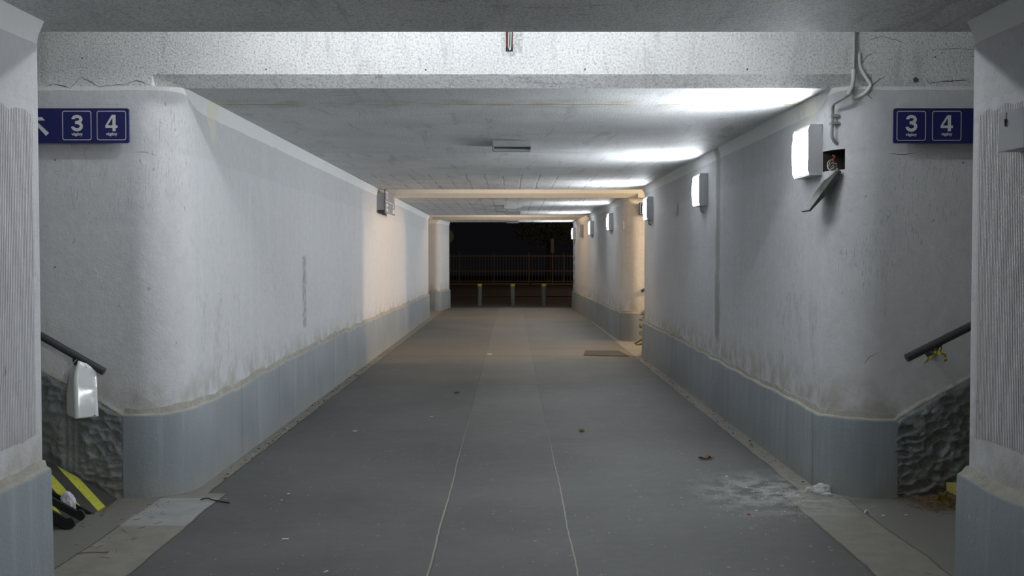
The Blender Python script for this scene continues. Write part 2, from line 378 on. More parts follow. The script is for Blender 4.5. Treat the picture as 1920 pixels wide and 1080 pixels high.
# ------------------------------------------------------------------ plan of the passage
def XL(y): return -(2.07 + .04 * min(1, max(0, (y - 6.6) / 21))) if y < 29 else -(2.04 - .16 * (y - 30) / 2)
def XR(y): return 2.015 - .015 * min(1, max(0, (y - 6.6) / 10)) - (.17 * max(0, (y - 18)) / 14)
ZC = 2.56            # soffit of the low slabs
BACK = 7.0
def block(name, fx, s, y0, y1, c0, c1, mat, R=.30, ztop=2.56):
    zs = [-.05, .3, .6, 1, 1.5, 2.0, 2.30, 2.38, 2.44, 2.47, 2.50, 2.525, ztop]
    bm = bmesh.new(); rings = []
    for z in zs:
        r = R * (1 - .55 * sstep(2.44, ztop, z))
        lean = 0.0
        if z > 2.44: lean = -.028 * ((z - 2.44) / (ztop - 2.44)) ** 1.6   # small cove under the soffit
        pts = [(s * BACK, y0)]
        def W(y): return s * (abs(fx(y)) + lean)
        if c0:
            for k in range(11):
                a = math.pi / 2 * k / 10
                yy = y0 + r - r * math.cos(a); xx = W(y0 + r) + s * (r - r * math.sin(a))
                pts.append((xx, yy))
        else: pts.append((W(y0), y0))
        n = max(2, int((y1 - y0) / 1.0))
        for k in range(1, n):
            yy = y0 + r * c0 + (y1 - y0 - r * (c0 + c1)) * k / n
            pts.append((W(yy), yy))
        if c1:
            for k in range(11):
                a = math.pi / 2 * k / 10
                yy = y1 - r + r * math.sin(a); xx = W(y1 - r) + s * (r - r * math.cos(a))
                pts.append((xx, yy))
        else: pts.append((W(y1), y1))
        pts.append((s * BACK, y1))
        rings.append([bm.verts.new((x, y, z)) for x, y in pts])
    n = len(rings[0])
    for a, b in zip(rings, rings[1:]):
        for k in range(n): bm.faces.new((a[k], a[(k + 1) % n], b[(k + 1) % n], b[k]))
    bm.faces.new(rings[0]); bm.faces.new(rings[-1])
    o = link(name, bm, [mat, m_hole]); sharp(o, 35); struct(o)
    return o
def cut(o, boxes):
    bm = bmesh.new()
    for b in boxes: box(bm, *b, mi=1)
    c = link('cutter', bm, [m_hole, m_hole])
    md = o.modifiers.new('b', 'BOOLEAN'); md.object = c; md.operation = 'DIFFERENCE'; md.solver = 'EXACT'
    dg = bpy.context.evaluated_depsgraph_get(); dg.update()
    me = bpy.data.meshes.new_from_object(o.evaluated_get(dg))
    o.modifiers.clear(); o.data = me; bpy.data.objects.remove(c)

YP, YA, YB0, YB1, YC0, YC1, YE = 4.70, 6.64, 16.4, 19.1, 27.2, 30.0, 32.0
SN = 4.90          # end of the near slab
wnl = block('wall_near_left', XL, -1, -9, YP, 0, 1, m_wn, R=.03, ztop=2.53)
wnr = block('wall_near_right', XR, 1, -9, YP, 0, 1, m_wn, R=.03, ztop=2.53)
wl = block('wall_left', XL, -1, YA, YC0, 1, 1, m_wl)
wlf = block('wall_far_left', XL, -1, YC1, YE, 1, 0, m_wl, R=.2)
wr = block('wall_right', XR, 1, YA, YB0, 1, 1, m_wr)
wrf = block('wall_far_right', XR, 1, YB1, YE, 1, 0, m_wr)
cut(wr, [(1.9, 2.16, 6.735, 6.935, 2.055, 2.185)])

# ceiling slabs with beams at the crossings
def slab(bm, y0, y1, ch0=False, z0=ZC):
    c = .075
    if ch0: prof = [(y0, z0 + c), (y0 + c, z0), (y1, z0), (y1, 3.7), (y0, 3.7)]
    else: prof = [(y0, z0), (y1, z0), (y1, 3.7), (y0, 3.7)]
    a = [bm.verts.new((-BACK, y, z)) for y, z in prof]; b = [bm.verts.new((BACK, y, z)) for y, z in prof]
    n = len(prof)
    bm.faces.new(a); bm.faces.new(b[::-1])
    for i in range(n):
        f = bm.faces.new((a[i], b[i], b[(i + 1) % n], a[(i + 1) % n]))
        (ya, za), (yb, zb) = prof[i], prof[(i + 1) % n]
        f.material_index = 0 if (abs(za - z0) < 1e-6 and abs(zb - z0) < 1e-6) else 1
for nm, y0, y1, ch in (('ceiling', -9, SN, False), ('ceiling', YA, YB0 + .25, True), ('ceiling', YB1 - .2, YC0 - .6, True), ('ceiling', YC1 - .1, YE, True)):
    bm = bmesh.new(); slab(bm, y0, y1, ch, 2.53 if y0 < 0 else ZC)
    if ch:
        for sx in (-1, 1): prism(bm, [(sx * 2.23, y0, ZC), (sx * 2.23, y0, ZC + .075), (sx * 2.23, y0 + .075, ZC)] , (sx * 4.7, 0, 0), 1)
    o = struct(link(nm, bm, [m_ceil, m_beam]))
    if y0 == YA: cut(o, [(-.038, .006, YA - .05, YA + .06, P(955, 97, YA).z, 3.0)]); o.data.materials.clear(); [o.data.materials.append(m) for m in (m_ceil, m_beam)]
bm = bmesh.new()
for y0, y1 in ((SN, YA), (YB0 + .25, YB1 - .2), (YC0 - .6, YC1 - .1)): box(bm, -BACK, BACK, y0, y1, 3.15, 3.3)
struct(link('ceiling_raised', bm, m_beam))
# rear end of the passage behind the camera and ends of the stair wells
bm = bmesh.new(); box(bm, -BACK, BACK, -9.2, -9, -.05, 3.7)
for s in (-1, 1):
    for y0, y1 in ((YP, YA), (YB0, YB1), (YC0, YC1)):
        box(bm, s * (BACK - .2), s * BACK, y0, y1, -.05, 3.3)
struct(link('wall_back', bm, m_wn))

# floor
bm = bmesh.new(); box(bm, -BACK, BACK, -9.2, 32.0, -.06, 0); struct(link('floor', bm, m_floor))

# dado strips (baseboards) with uneven mortar lip
def dado(name, fx, s, y0, y1, c0, c1, zt, x_end=2.42, R=.30, off=.03, seed=0, joints=()):
    pts = []   # (x, y, nx, ny)
    def W(y): return s * abs(fx(y))
    if c0:
        x = x_end
        while x > abs(W(y0 + R)) + R: pts.append((s * x, y0, 0, -1)); x -= .05
        for k in range(13):
            a = math.pi / 2 * k / 12
            pts.append((W(y0 + R) + s * (R - R * math.sin(a)), y0 + R - R * math.cos(a), -s * math.sin(a), -math.cos(a)))
    else: pts.append((W(y0), y0, -s, 0))
    ya = y0 + (R if c0 else 0); yb = y1 - (R if c1 else 0); n = int((yb - ya) / .12)
    for k in range(1, n): yy = ya + (yb - ya) * k / n; pts.append((W(yy), yy, -s, 0))
    if c1:
        for k in range(13):
            a = math.pi / 2 * k / 12
            pts.append((W(y1 - R) + s * (R - R * math.cos(a)), y1 - R + R * math.sin(a), -s * math.cos(a), math.sin(a)))
        for k in range(1, 8): pts.append((W(y1 - R) + s * (R + .15 * k), y1, 0, 1))
    else: pts.append((W(y1), y1, -s, 0)); 
    bm = bmesh.new(); rings = []
    for i, (x, y, nx, ny) in enumerate(pts):
        q = mnoise.noise(Vector((x * 2.2, y * 2.2, seed))); q2 = mnoise.noise(Vector((x * 9, y * 9, seed + 5)))
        t = zt(y) + q * .022 + q2 * .007; o1 = off + q2 * .003
        lip = .035 + .03 * abs(mnoise.noise(Vector((x * 3, y * 3, seed + 9)))) + .01 * q2
        prof = [(-.02, 0), (o1 + .008, 0), (o1, t - .01), (o1 - .004, t), (max(.006, o1 - .02), t + .010), (.003, t + lip), (-.02, t + lip + .004)]
        rings.append([bm.verts.new((x + nx * d, y + ny * d, z)) for d, z in prof])
    for a, b in zip(rings, rings[1:]):
        for k in range(len(a) - 1):
            f = bm.faces.new((a[k], b[k], b[k + 1], a[k + 1])); f.material_index = 0 if k < 3 else 1
        bm.faces.new((a[0], a[-1], b[-1], b[0]))
    bm.faces.new(rings[0]); bm.faces.new(rings[-1])
    # dark open joints between the dado panels
    for yj, zz0, zz1 in joints:
        d = off + .0105; xx = W(yj) - s * d
        lst = [Vector((xx - s * 0, yj + .004 * mnoise.noise(Vector((yj, z * 4, 0))), zz0 + (zz1 - zz0) * k / 8)) for k, z in enumerate([k / 8 for k in range(9)])]
        ww = .007
        va = [bm.verts.new(p + Vector((0, -ww / 2, 0))) for p in lst]; vb = [bm.verts.new(p + Vector((0, ww / 2, 0))) for p in lst]
        for k in range(8): bm.faces.new((va[k], vb[k], vb[k + 1], va[k + 1])).material_index = 2
    o = link(name, bm, [m_dado, m_mortar, m_crack], smooth=False); sharp(o, 38); return struct(o)
dado('baseboard_near_left', XL, -1, -9, YP, 0, 0, lambda y: .565, seed=1)
dado('baseboard_near_right', XR, 1, -9, YP, 0, 0, lambda y: .545, seed=2, off=.045)
dado('baseboard_left', XL, -1, YA, YC0, 1, 1, lambda y: .52 + .05 * sstep(6.7, 12, y), seed=3, joints=((8.0, .03, .55), (9.3, .1, .56), (9.9, .05, .56), (12.2, .05, .56)))
dado('baseboard_far_left', XL, -1, YC1, YE, 1, 0, lambda y: .53, seed=4, R=.2)
dado('baseboard_right', XR, 1, YA, YB0, 1, 1, lambda y: .485 + .03 * sstep(7, 15, y), seed=5, x_end=2.40, joints=((6.98, .0, .48), (7.62, .05, .47), (10.4, .3, .5)))
dado('baseboard_far_right', XR, 1, YB1, YE, 1, 0, lambda y: .50, seed=6, joints=((21.5, .05, .5), (23.5, .0, .5)))

# rough trowelled render beside the stairs, under a sloping top line
def rough(name, s, yf, xa, xb, z0, slope, smooth_zone=None, seed=0, step=.0125):
    bm = bmesh.new(); nx = int((xb - xa) / step); nz = 64; grid = []
    for i in range(nx + 1):
        x = xa + (xb - xa) * i / nx; top = z0 + slope * (x - xa) - .03 * math.exp(-((x - xa) / .1)); col = []
        for j in range(nz + 1):
            z = top * j / nz
            wv = Vector((x * 11 + .5 * mnoise.noise(Vector((x * 6, z * 6, seed))), 0, z * 17 + .5 * mnoise.noise(Vector((x * 6, z * 6, seed + 7)))))
            dist, _ = mnoise.voronoi(wv + Vector((seed * 3.1, 0, 0)))
            e = dist[1] - dist[0]
            h = .020 * (1 - sstep(0, .22, e)) * (.5 + abs(mnoise.noise(wv * .7))) + .014 * sstep(.0, .8, dist[0]) + .006 * mnoise.noise(Vector((x * 40, z * 40, seed))) + .012 * mnoise.noise(Vector((x * 5, z * 5, seed)))
            if smooth_zone and smooth_zone[0] < x < smooth_zone[1] and z > .16: h = .012 + .004 * math.sin((x - smooth_zone[0]) * 170)
            edge = sstep(0, .05, x - xa) * sstep(0, .03, top - z)
            d = .008 + h * edge + .010
            col.append(bm.verts.new((s * x, yf - d, z)))
        grid.append(col)
    for i in range(nx):
        for j in range(nz):
            bm.faces.new((grid[i][j], grid[i + 1][j], grid[i + 1][j + 1], grid[i][j + 1]))
    # beige capping strip along the slope
    lip = []
    for i in range(nx + 1):
        x = xa + (xb - xa) * i / nx; v = grid[i][nz].co; t = .022 + .012 * mnoise.noise(Vector((x * 7, 1, seed)))
        lip.append((bm.verts.new((v.x, v.y - .002, v.z)), bm.verts.new((v.x, v.y + .004, v.z + t * .6)), bm.verts.new((v.x, yf + .005, v.z + t))))
    for a, b in zip(lip, lip[1:]):
        for k in range(2): bm.faces.new((a[k], b[k], b[k + 1], a[k + 1])).material_index = 1
    return struct(link(name, bm, [m_rough, m_mortar], smooth=True))
rough('trim_1', -1, YA, 2.40, 4.4, .52, .52, (2.675, 2.79), 1)
rough('trim_2', 1, YA, 2.36, 4.4, .49, .53, None, 2)
rough('trim_3', 1, YB1, 2.25, 3.2, .50, .53, None, 3, .02)

# cracks in the beam and plaster (thin dark open lines set into the surface)
def crack(bm, pts, Y, wd=.004):
    base = [P(px, py, Y) for px, py in pts]; full = []
    for a, b in zip(base, base[1:]):
        n = max(2, int((b - a).length / .02))
        for k in range(n):
            p = a.lerp(b, k / n); p += Vector((mnoise.noise(p * 30), 0, mnoise.noise(p * 30 + Vector((9, 0, 0))))) * .006; full.append(p)
    full.append(base[-1]); n = len(full); L = []
    for i, p in enumerate(full):
        d = (full[min(i + 1, n - 1)] - full[max(i - 1, 0)]).normalized(); nn = Vector((-d.z, 0, d.x))
        ww = wd * (.35 + .65 * abs(mnoise.noise(p * 12)) * 2) * min(1, (i + 1) / 3, (n - i) / 3) / 2
        L.append((bm.verts.new(p + nn * ww), bm.verts.new(p - nn * ww)))
    for a, b in zip(L, L[1:]): bm.faces.new((a[0], a[1], b[1], b[0]))
bm = bmesh.new(); YF = YA - .0015
crack(bm, [(84, 162), (100, 157), (132, 165), (153, 144), (185, 163), (232, 158), (256, 151), (280, 158)], YF, .005)
crack(bm, [(293, 146), (295, 138), (312, 135)], YF)
crack(bm, [(1612, 132), (1616, 118), (1625, 106), (1640, 98)], YF, .005)
crack(bm, [(1628, 76), (1650, 69), (1680, 74), (1698, 83)], YF, .004)
crack(bm, [(1635, 160), (1650, 148), (1660, 143)], YF, .008)
crack(bm, [(1626, 176), (1632, 181), (1636, 186)], YF, .005)
crack(bm, [(1737, 146), (1742, 157), (1770, 152), (1815, 150)], YF, .007)
crack(bm, [(1740, 120), (1738, 98), (1745, 92), (1831, 92)], YF, .003)
crack(bm, [(1812, 106), (1829, 106), (1829, 92)], YF, .004)
crack(bm, [(784, 108), (787, 108), (787, 122)], YF, .005)
crack(bm, [(1111, 108), (1116, 122)], YF, .004)
crack(bm, [(470, 62), (467, 70)], YF, .006)
crack(bm, [(1665, 287), (1690, 290), (1720, 286)], YF, .004)
crack(bm, [(255, 285), (275, 286), (296, 292)], YF, .003)
crack(bm, [(1620, 682), (1632, 668), (1650, 660)], YF, .004)
for px, py in ((154, 109), (499, 130), (798, 131), (1097, 130), (1401, 130), (1754, 107), (103, 300), (103, 501), (1806, 305)):
    c0 = P(px, py, YF); bm.faces.new([bm.verts.new(c0 + Vector((math.cos(a) * .0055, 0, math.sin(a) * .0055))) for a in [k * math.pi / 5 for k in range(10)]])
bm.faces.new([bm.verts.new(P(px, py, YF)) for px, py in ((1712, 148), (1717, 144), (1723, 149), (1722, 154), (1713, 155))])
struct(link('trim_4', bm, m_crack))

# ------------------------------------------------------------------ stairs
def stairs(name, s, x0, y0, y1, rise0, rise=.165, run=.30, n=10, nose=False):
    bm = bmesh.new(); z = 0; x = x0
    for k in range(n):
        h = rise0 if k == 0 else rise
        box(bm, *(sorted((s * (x + .02), s * (x0 + n * run)))), y0, y1, z if k else 0.0, z + h - .0, 0)
        if nose:
            box(bm, *(sorted((s * x, s * (x + .09)))), y0, y1, z + h - .05 + .002, z + h + .003, 1)
        z += h; x += run
    return struct(link(name, bm, [m_concrete, m_yellow]))
stairs('floor_steps_left', -1, 2.82, YP + .01, YA - .045, .165)
stairs('floor_steps_right', 1, 2.70, YP + .01, YA - .045, .10, nose=True)
stairs('floor_steps_far_right', 1, 2.6, YB0 + .01, YB1 - .045, .16, nose=True)

# ------------------------------------------------------------------ wall lights
def wall_light(y, z, s=1, lit=True, label='', hw=.195, hh=.165, conduit=False):
    """bulkhead lamp on the right wall; built in local axes, x=0 at the wall, -x into the passage"""
    t = thing('wall_light', label, 'wall lamp', (XR(y) - .002, y, z), 'bulkhead lamps on the right wall')
    D = .078
    bm = bmesh.new()
    for e in (-1, 1):   # end cheeks standing slightly proud of the diffuser
        pr = [(0, -hh), (-D, -hh), (-D - .014, -hh + .03), (-D - .014, hh - .03), (-D, hh), (0, hh)]
        prism(bm, [(x, e * hw, zz) for x, zz in pr], (0, -e * .012, 0))
    box(bm, -D, 0, -hw + .012, hw - .012, hh - .012, hh)
    box(bm, -D, 0, -hw + .012, hw - .012, -hh, -hh + .012)
    box(bm, -.02, 0, -hw + .012, hw - .012, -hh + .012, hh - .012)
    link('case', bm, m_case, t)
    bm = bmesh.new(); n = 12; prof = []
    for k in range(n + 1):
        a = -1 + 2 * k / n; prof.append((-.055 - .044 * (1 - abs(a) ** 4), a * (hh - .026)))
    prism(bm, [(x, -hw + .014, zz) for x, zz in [(-.022, -hh + .026)] + prof + [(-.022, hh - .026)]], (0, 2 * hw - .028, 0))
    link('diffuser', bm, m_diff if lit else m_deaddiff, t)
    if conduit:
        bm = bmesh.new(); tube(bm, [(-.035, 0, -hh), (-.035, 0, -hh - .045), (-.02, 0, -hh - .06), (.0, 0, -hh - .065)], .012); link('cable_entry', bm, m_case, t)
    return t
m_deaddiff = plain('unlit_diffuser', (.62, .62, .58), .3, spec=.6)
LS = ((7.135, 2.2, False, 'lit white bulkhead lamp nearest the camera, beside the broken open wall box', .195),
      (11.15, 2.2, True, 'second lit bulkhead lamp from the camera, just past the stained wall joint', .195),
      (15.35, 2.2, True, 'third lit bulkhead lamp from the camera, at the corner before the far right stairs', .195),
      (20.9, 2.2, True, 'lit bulkhead lamp on the far right wall just beyond the far stairs', .195),
      (25.2, 2.2, True, 'lit bulkhead lamp on the far right wall next to the unlit one', .195),
      (31.1, 2.2, True, 'small lit bulkhead lamp furthest away at the dark exit', .195))
for y, z, cdt, lb, hw in LS: wall_light(y, z, lit=True, label=lb, hw=hw, conduit=cdt)
t = wall_light(28.2, 2.2, lit=False, label='unlit boxy bulkhead lamp between two lit lamps on the far right wall')

# ------------------------------------------------------------------ station signs
def digit3(bm, cx, cz, wd, ht, y, th):
    """bold 3 as one outline per stroke"""
    s = ht * .19
    def arc(c, rx, rz, a0, a1, y, n=18):
        o = []; i = []
        for k in range(n + 1):
            a = math.radians(a0 + (a1 - a0) * k / n)
            o.append((c[0] + math.cos(a) * rx, c[1] + math.sin(a) * rz)); i.append((c[0] + math.cos(a) * (rx - s), c[1] + math.sin(a) * (rz - s)))
        for k in range(n):
            vs = [bm.verts.new((q[0], y, q[1])) for q in (o[k], o[k + 1], i[k + 1], i[k])]; bm.faces.new(vs)
    r1 = ht * .275; r2 = ht * .31
    arc((cx, cz + ht / 2 - r1), wd / 2 * .93, r1, 175, -90, y)
    arc((cx, cz - ht / 2 + r2), wd / 2, r2, 90, -175, y - .0005)
    q = [(cx - wd * .15, cz + ht * .13), (cx + wd * .05, cz + ht * .13), (cx + wd * .05, cz - ht * .06), (cx - wd * .15, cz - ht * .06)]
    bm.faces.new([bm.verts.new((a, y - .001, b)) for a, b in q])
def digit4(bm, cx, cz, wd, ht, y):
    X0 = cx - wd / 2; Z0 = cz - ht / 2; s = wd * .27; xs = X0 + wd * .56
    def q(*p): bm.faces.new([bm.verts.new((X0 + a * wd, y, Z0 + b * ht)) for a, b in p])
    q((.58, 0), (.84, 0), (.84, .20), (.58, .20))
    q((.58, .36), (.84, .36), (.84, 1), (.58, 1))
    q((0, .20), (1, .20), (1, .36), (0, .36))
    q((0, .36), (.19, .36), (.58, .82), (.58, 1.0), (.53, 1.0))
def frame(bm, x0, x1, z0, z1, y, r=.014, t=.0042):
    def rr(x0, x1, z0, z1, r):
        o = []
        for cx, cz, a0 in ((x1 - r, z1 - r, 0), (x0 + r, z1 - r, 90), (x0 + r, z0 + r, 180), (x1 - r, z0 + r, 270)):
            for k in range(7): a = math.radians(a0 + 15 * k); o.append((cx + r * math.cos(a), cz + r * math.sin(a)))
        return o
    A = [bm.verts.new((a, y, b)) for a, b in rr(x0, x1, z0, z1, r)]; B = [bm.verts.new((a, y, b)) for a, b in rr(x0 + t, x1 - t, z0 + t, z1 - t, max(.001, r - t))]
    n = len(A)
    for k in range(n): bm.faces.new((A[k], A[(k + 1) % n], B[(k + 1) % n], B[k]))
def rounded_panel(bm, x0, x1, z0, z1, y0, y1, r):
    o = []
    for cx, cz, a0 in ((x1 - r, z1 - r, 0), (x0 + r, z1 - r, 90), (x0 + r, z0 + r, 180), (x1 - r, z0 + r, 270)):
        for k in range(7): a = math.radians(a0 + 15 * k); o.append((cx + r * math.cos(a), y0, cz + r * math.sin(a)))
    prism(bm, o, (0, y1 - y0, 0))
def text_part(name, s, cx, zb, size, y, parent, off=.0):
    cu = bpy.data.curves.new(name, 'FONT'); cu.body = s; cu.size = size; cu.align_x = 'CENTER'; cu.offset = off; cu.resolution_u = 4; cu.extrude = .0003
    o = bpy.data.objects.new(name, cu); C.objects.link(o); o.rotation_euler = (math.pi / 2, 0, 0); o.location = (cx, y, zb)
    dg = bpy.context.evaluated_depsgraph_get(); dg.update()
    me = bpy.data.meshes.new_from_object(o.evaluated_get(dg)); me.transform(o.matrix_world if False else Matrix.Translation((cx, y, zb)) @ Matrix.Rotation(math.pi / 2, 4, 'X'))
    bpy.data.objects.remove(o); me.materials.clear(); me.materials.append(m_signwhite)
    r = bpy.data.objects.new(name, me); C.objects.link(r); r.parent = parent; return r
def station_sign(label, px0, px1, py0, py1, sq, d3, d4, arrow, flip):
    Yf = YA - .085; t = thing('station_sign', label, 'sign')
    a = P(px0, py1, Yf); b = P(px1, py0, Yf)
    bm = bmesh.new(); rounded_panel(bm, a.x, b.x, a.z, b.z, Yf, Yf + .018, .012); link('panel', bm, m_navy, t)
    bm = bmesh.new(); box(bm, a.x + .07, b.x - .07, Yf + .018, YA + .002, a.z + .03, b.z - .03); link('bracket', bm, m_metal, t)
    ys = Yf - .0008; fr_ = []
    for (x0, x1, y0, y1) in sq:
        bm = bmesh.new(); p = P(x0, y1, ys); q = P(x1, y0, ys); frame(bm, p.x, q.x, p.z, q.z, ys); fr_.append(link('number_frame', bm, m_signwhite, t))
    for kind, (x0, x1, y0, y1) in (('3', d3), ('4', d4)):
        bm = bmesh.new(); p = P(x0, y1, ys); q = P(x1, y0, ys)
        (digit3(bm, (p.x + q.x) / 2, (p.z + q.z) / 2, q.x - p.x, q.z - p.z, ys, 0) if kind == '3' else digit4(bm, (p.x + q.x) / 2, (p.z + q.z) / 2, q.x - p.x, q.z - p.z, ys))
        fo = fr_[0] if kind == '3' else fr_[1]; link('numeral', bm, m_signwhite, fo)
        zb = P(x0, y1 + 7.6, ys).z
        text_part('caption', 'vágány', (p.x + q.x) / 2, zb, .0255, ys, fo, .0006)
    # diagonal arrow up and outwards
    cx, cy = arrow; c = P(cx, cy, ys); f = -1 if flip else 1
    bm = bmesh.new()
    def q(*pts): bm.faces.new([bm.verts.new((c.x + f * u, ys, c.z + v)) for u, v in pts])
    L = .052; T = .013
    d = T / math.sqrt(2)
    q((-L + d * .6, L - d * 1.9), (L - d, -L - d), (L + d, -L + d), (-L + d * 1.9, L - d * .6))
    q((-L - .002, L + .002), (-L - .002, L - .021 + .002), (L - .014, L - .019), (L - .014 - .02, L + .002))
    q((-L - .002, L + .002), (-L + .019, L + .002), (-L + .019, -L + .014), (-L - .002, -L + .034))
    link('arrow', bm, m_signwhite, t)
    return t
station_sign('navy platform sign at upper left, numbers 3 and 4, cut off by the left pillar', 36, 241, 203, 268,
             ((117.2, 171, 207.8, 262.8), (181.8, 236.1, 207.8, 262.8)), (133.3, 155.3, 215.3, 246.3), (197.8, 220.2, 215.3, 246), (73, 236), False)
station_sign('navy platform sign at upper right, numbers 3 and 4, cut off by the right pillar', 1675.5, 1880, 203, 268.5,
             ((1681, 1736.2, 208, 263.6), (1747.5, 1803, 208, 263.6)), (1697.6, 1720, 215.5, 247), (1763.6, 1787, 216, 246.2), (1845, 235), True)
# sign in the second crossing, mostly hidden behind the wall corner
Y2 = YB1 - .08; t = thing('station_sign', 'small blue sign on the far right face, half hidden behind the third wall lamp', 'sign')
a = P(1198, 402.5, Y2); b = P(1250, 380, Y2)
bm = bmesh.new(); rounded_panel(bm, a.x, b.x, a.z, b.z, Y2, Y2 + .018, .012); link('panel', bm, plain('blue_sign_enamel', (.02, .035, .13), .35, var=.05), t)
bm = bmesh.new(); box(bm, a.x + .06, b.x - .06, Y2 + .018, YB1 + .002, a.z + .03, b.z - .03); link('bracket', bm, m_metal, t)
bm = bmesh.new(); p = P(1200, 401, Y2 - .001); q = P(1219, 381.5, Y2 - .001); frame(bm, p.x, q.x, p.z, q.z, Y2 - .001, t=.006); link('number_frame', bm, m_signwhite, t)

# two-row direction board on the left wall
t = thing('direction_board', 'dark grey-violet two-row direction board on the left wall, above the warm lit patch', 'sign')
m_board = plain('violet_grey_board', (.095, .09, .13), .4, var=.08)
xf = -1.955; ya, yb = 16.5, 17.85
def bz(h): return CH + h
bm = bmesh.new(); box(bm, xf - .015, xf, ya, yb, 2.195, 2.56 - .004); link('panel', bm, m_board, t)
for q0, q1 in ((ya + .02, ya + .10), (yb - .3, yb - .2)):
    bm = bmesh.new(); box(bm, XL(17) + .001, xf - .015, q0, q1, 2.24, 2.50); link('bracket', bm, m_metal, t)
bm = bmesh.new(); box(bm, xf - .0, xf + .0015, ya, yb, 2.371, 2.379); link('divider', bm, m_signwhite, t)
def onboard(name, rects):
    bm = bmesh.new()
    for y0, y1, z0, z1 in rects: box(bm, xf, xf + .0015, y0, y1, z0, z1)
    link(name, bm, m_signwhite, t)
onboard('arrow', [(ya + .09, ya + .115, 2.44, 2.53), (ya + .06, ya + .15, 2.505, 2.525)])
onboard('pictogram', [(ya + .22, ya + .24, 2.42, 2.53), (ya + .24, ya + .33, 2.515, 2.53), (ya + .24, ya + .33, 2.42, 2.435), (ya + .32, ya + .34, 2.42, 2.53)])
for q in ((ya + .08, ya + .13, 2.23, 2.34), (ya + .2, ya + .34, 2.30, 2.345), (ya + .2, ya + .34, 2.22, 2.265), (yb - .16, yb - .1, 2.40, 2.52), (yb - .34, yb - .2, 2.22, 2.28), (yb - .16, yb - .08, 2.22, 2.30), (yb - .3, yb - .22, 2.31, 2.35)): onboard('pictogram', [q])

# ------------------------------------------------------------------ handrails
def handrail(label, pts, r, bpos, yw, s):
    t = thing('handrail', label, 'handrail')
    bm = bmesh.new(); tube(bm, pts, r, 20); rl = sharp(link('rail', bm, m_rail, t), 50)
    d = (Vector(pts[0]) - Vector(pts[-1])).normalized()
    bm = bmesh.new(); e = Vector(pts[0]); tube(bm, [e, e + d * .004], r * 1.03, 20); tube(bm, [e + d * .004, e + d * .007], [r * .9, r * .8], 20); link('end_cap', bm, m_rail, rl)
    for bp in bpos:
        b0 = Vector(bp)
        bm = bmesh.new(); tube(bm, smoothpath([b0 + Vector((0, 0, -r * .6)), b0 + Vector((0, .01, -.05)), b0 + Vector((0, .06, -.075)), Vector((b0.x, yw + .003, b0.z - .078))]), .013, 10)
        tube(bm, [(b0.x, yw - .008, b0.z - .078), (b0.x, yw + .002, b0.z - .078)], .032, 16); link('wall_bracket', bm, m_rail, t)
    return t
yr = 6.49
e0 = P(194, 696.5, yr); e1 = P(85.5, 634.8, yr); dd = (e1 - e0).normalized()
handrail('dark round handrail on the left with a white plastic sheet hung from it', [e0, e0 + dd * 1.9], .0235, [P(140, 666, yr), e0 + dd * 1.5], YA, -1)
e0 = P(1701, 671, yr); e1 = P(1828, 607.4, yr); dd = (e1 - e0).normalized()
handrail('dark round handrail on the right with yellow tape knotted under it', [e0, e0 + dd * 1.9], .0255, [P(1762, 641, yr), e0 + dd * 1.5], YA, 1)
e0 = P(1203, 546, 18.95)
handrail('short end of a handrail showing behind the far right wall corner', [e0, e0 + Vector((1.6, 0, .84))], .027, [e0 + Vector((.25, 0, .13)), e0 + Vector((1.3, 0, .68))], YB1, 1)

# hanging plastic sheet
bm = bmesh.new(); ys = 6.40; rows = []
L = [(134, 686), (128, 690), (120, 703), (116, 722), (114.5, 745), (114.8, 764), (114.6, 780)]
R_ = [(165, 689), (169.5, 693), (174, 712), (176.5, 728), (178, 748), (179.5, 765), (180.6, 782)]
m_ = [(143, 677), (142, 687), (140, 704), (141, 728), (143.5, 748), (145, 765), (146, 784)]
for i in range(7):
    a = P(*L[i], ys); b = P(*R_[i], ys); c = P(*m_[i], ys); row = []
    for k in range(13):
        u = k / 12
        if u < .5: p = a.lerp(c, u * 2)
        else: p = c.lerp(b, u * 2 - 1)
        crease = max(0, 1 - abs(u - .5) * 2)
        p.y = ys + .05 - .06 * crease ** 1.2 - (.02 * math.sin(u * math.pi) * (i / 6)) + .04 * (1 - i / 6) ** 2 + (.03 * (.5 - u) if i > 2 else 0)
        row.append(bm.verts.new(p))
    rows.append(row)
cols = [smoothpath([rows[i][k].co.copy() for i in range(7)], 5) for k in range(13)]
bm.free(); bm = bmesh.new(); grid = [[bm.verts.new(p) for p in c_] for c_ in cols]
for k in range(12):
    for i in range(len(cols[0]) - 1): bm.faces.new((grid[k][i], grid[k + 1][i], grid[k + 1][i + 1], grid[k][i + 1]))
t = thing('plastic_sheet', 'bent glossy white plastic sheet hanging under the left handrail', 'plastic sheet', tuple(P(146, 784, ys)))
o = link('sheet', bm, m_plastic, t, smooth=True); o.matrix_parent_inverse = Matrix.Translation(-t.location)
md = o.modifiers.new('th', 'SOLIDIFY'); md.thickness = .002
for c in (cols[1][-2], cols[11][-2]):
    bm = bmesh.new(); tube(bm, [c + Vector((0, -.0035, 0)), c + Vector((0, .0035, 0))], .0032, 10)
    o = link('rivet_hole', bm, m_black, t); o.matrix_parent_inverse = Matrix.Translation(-t.location)
bm = bmesh.new(); tube(bm, smoothpath([P(131, 689, ys + .03), P(142, 676, ys + .06), P(150, 672, ys + .09), P(163, 690, ys + .03)]), .0015, 6)
o = link('hanging_wire', bm, m_metal, t); o.matrix_parent_inverse = Matrix.Translation(-t.location)

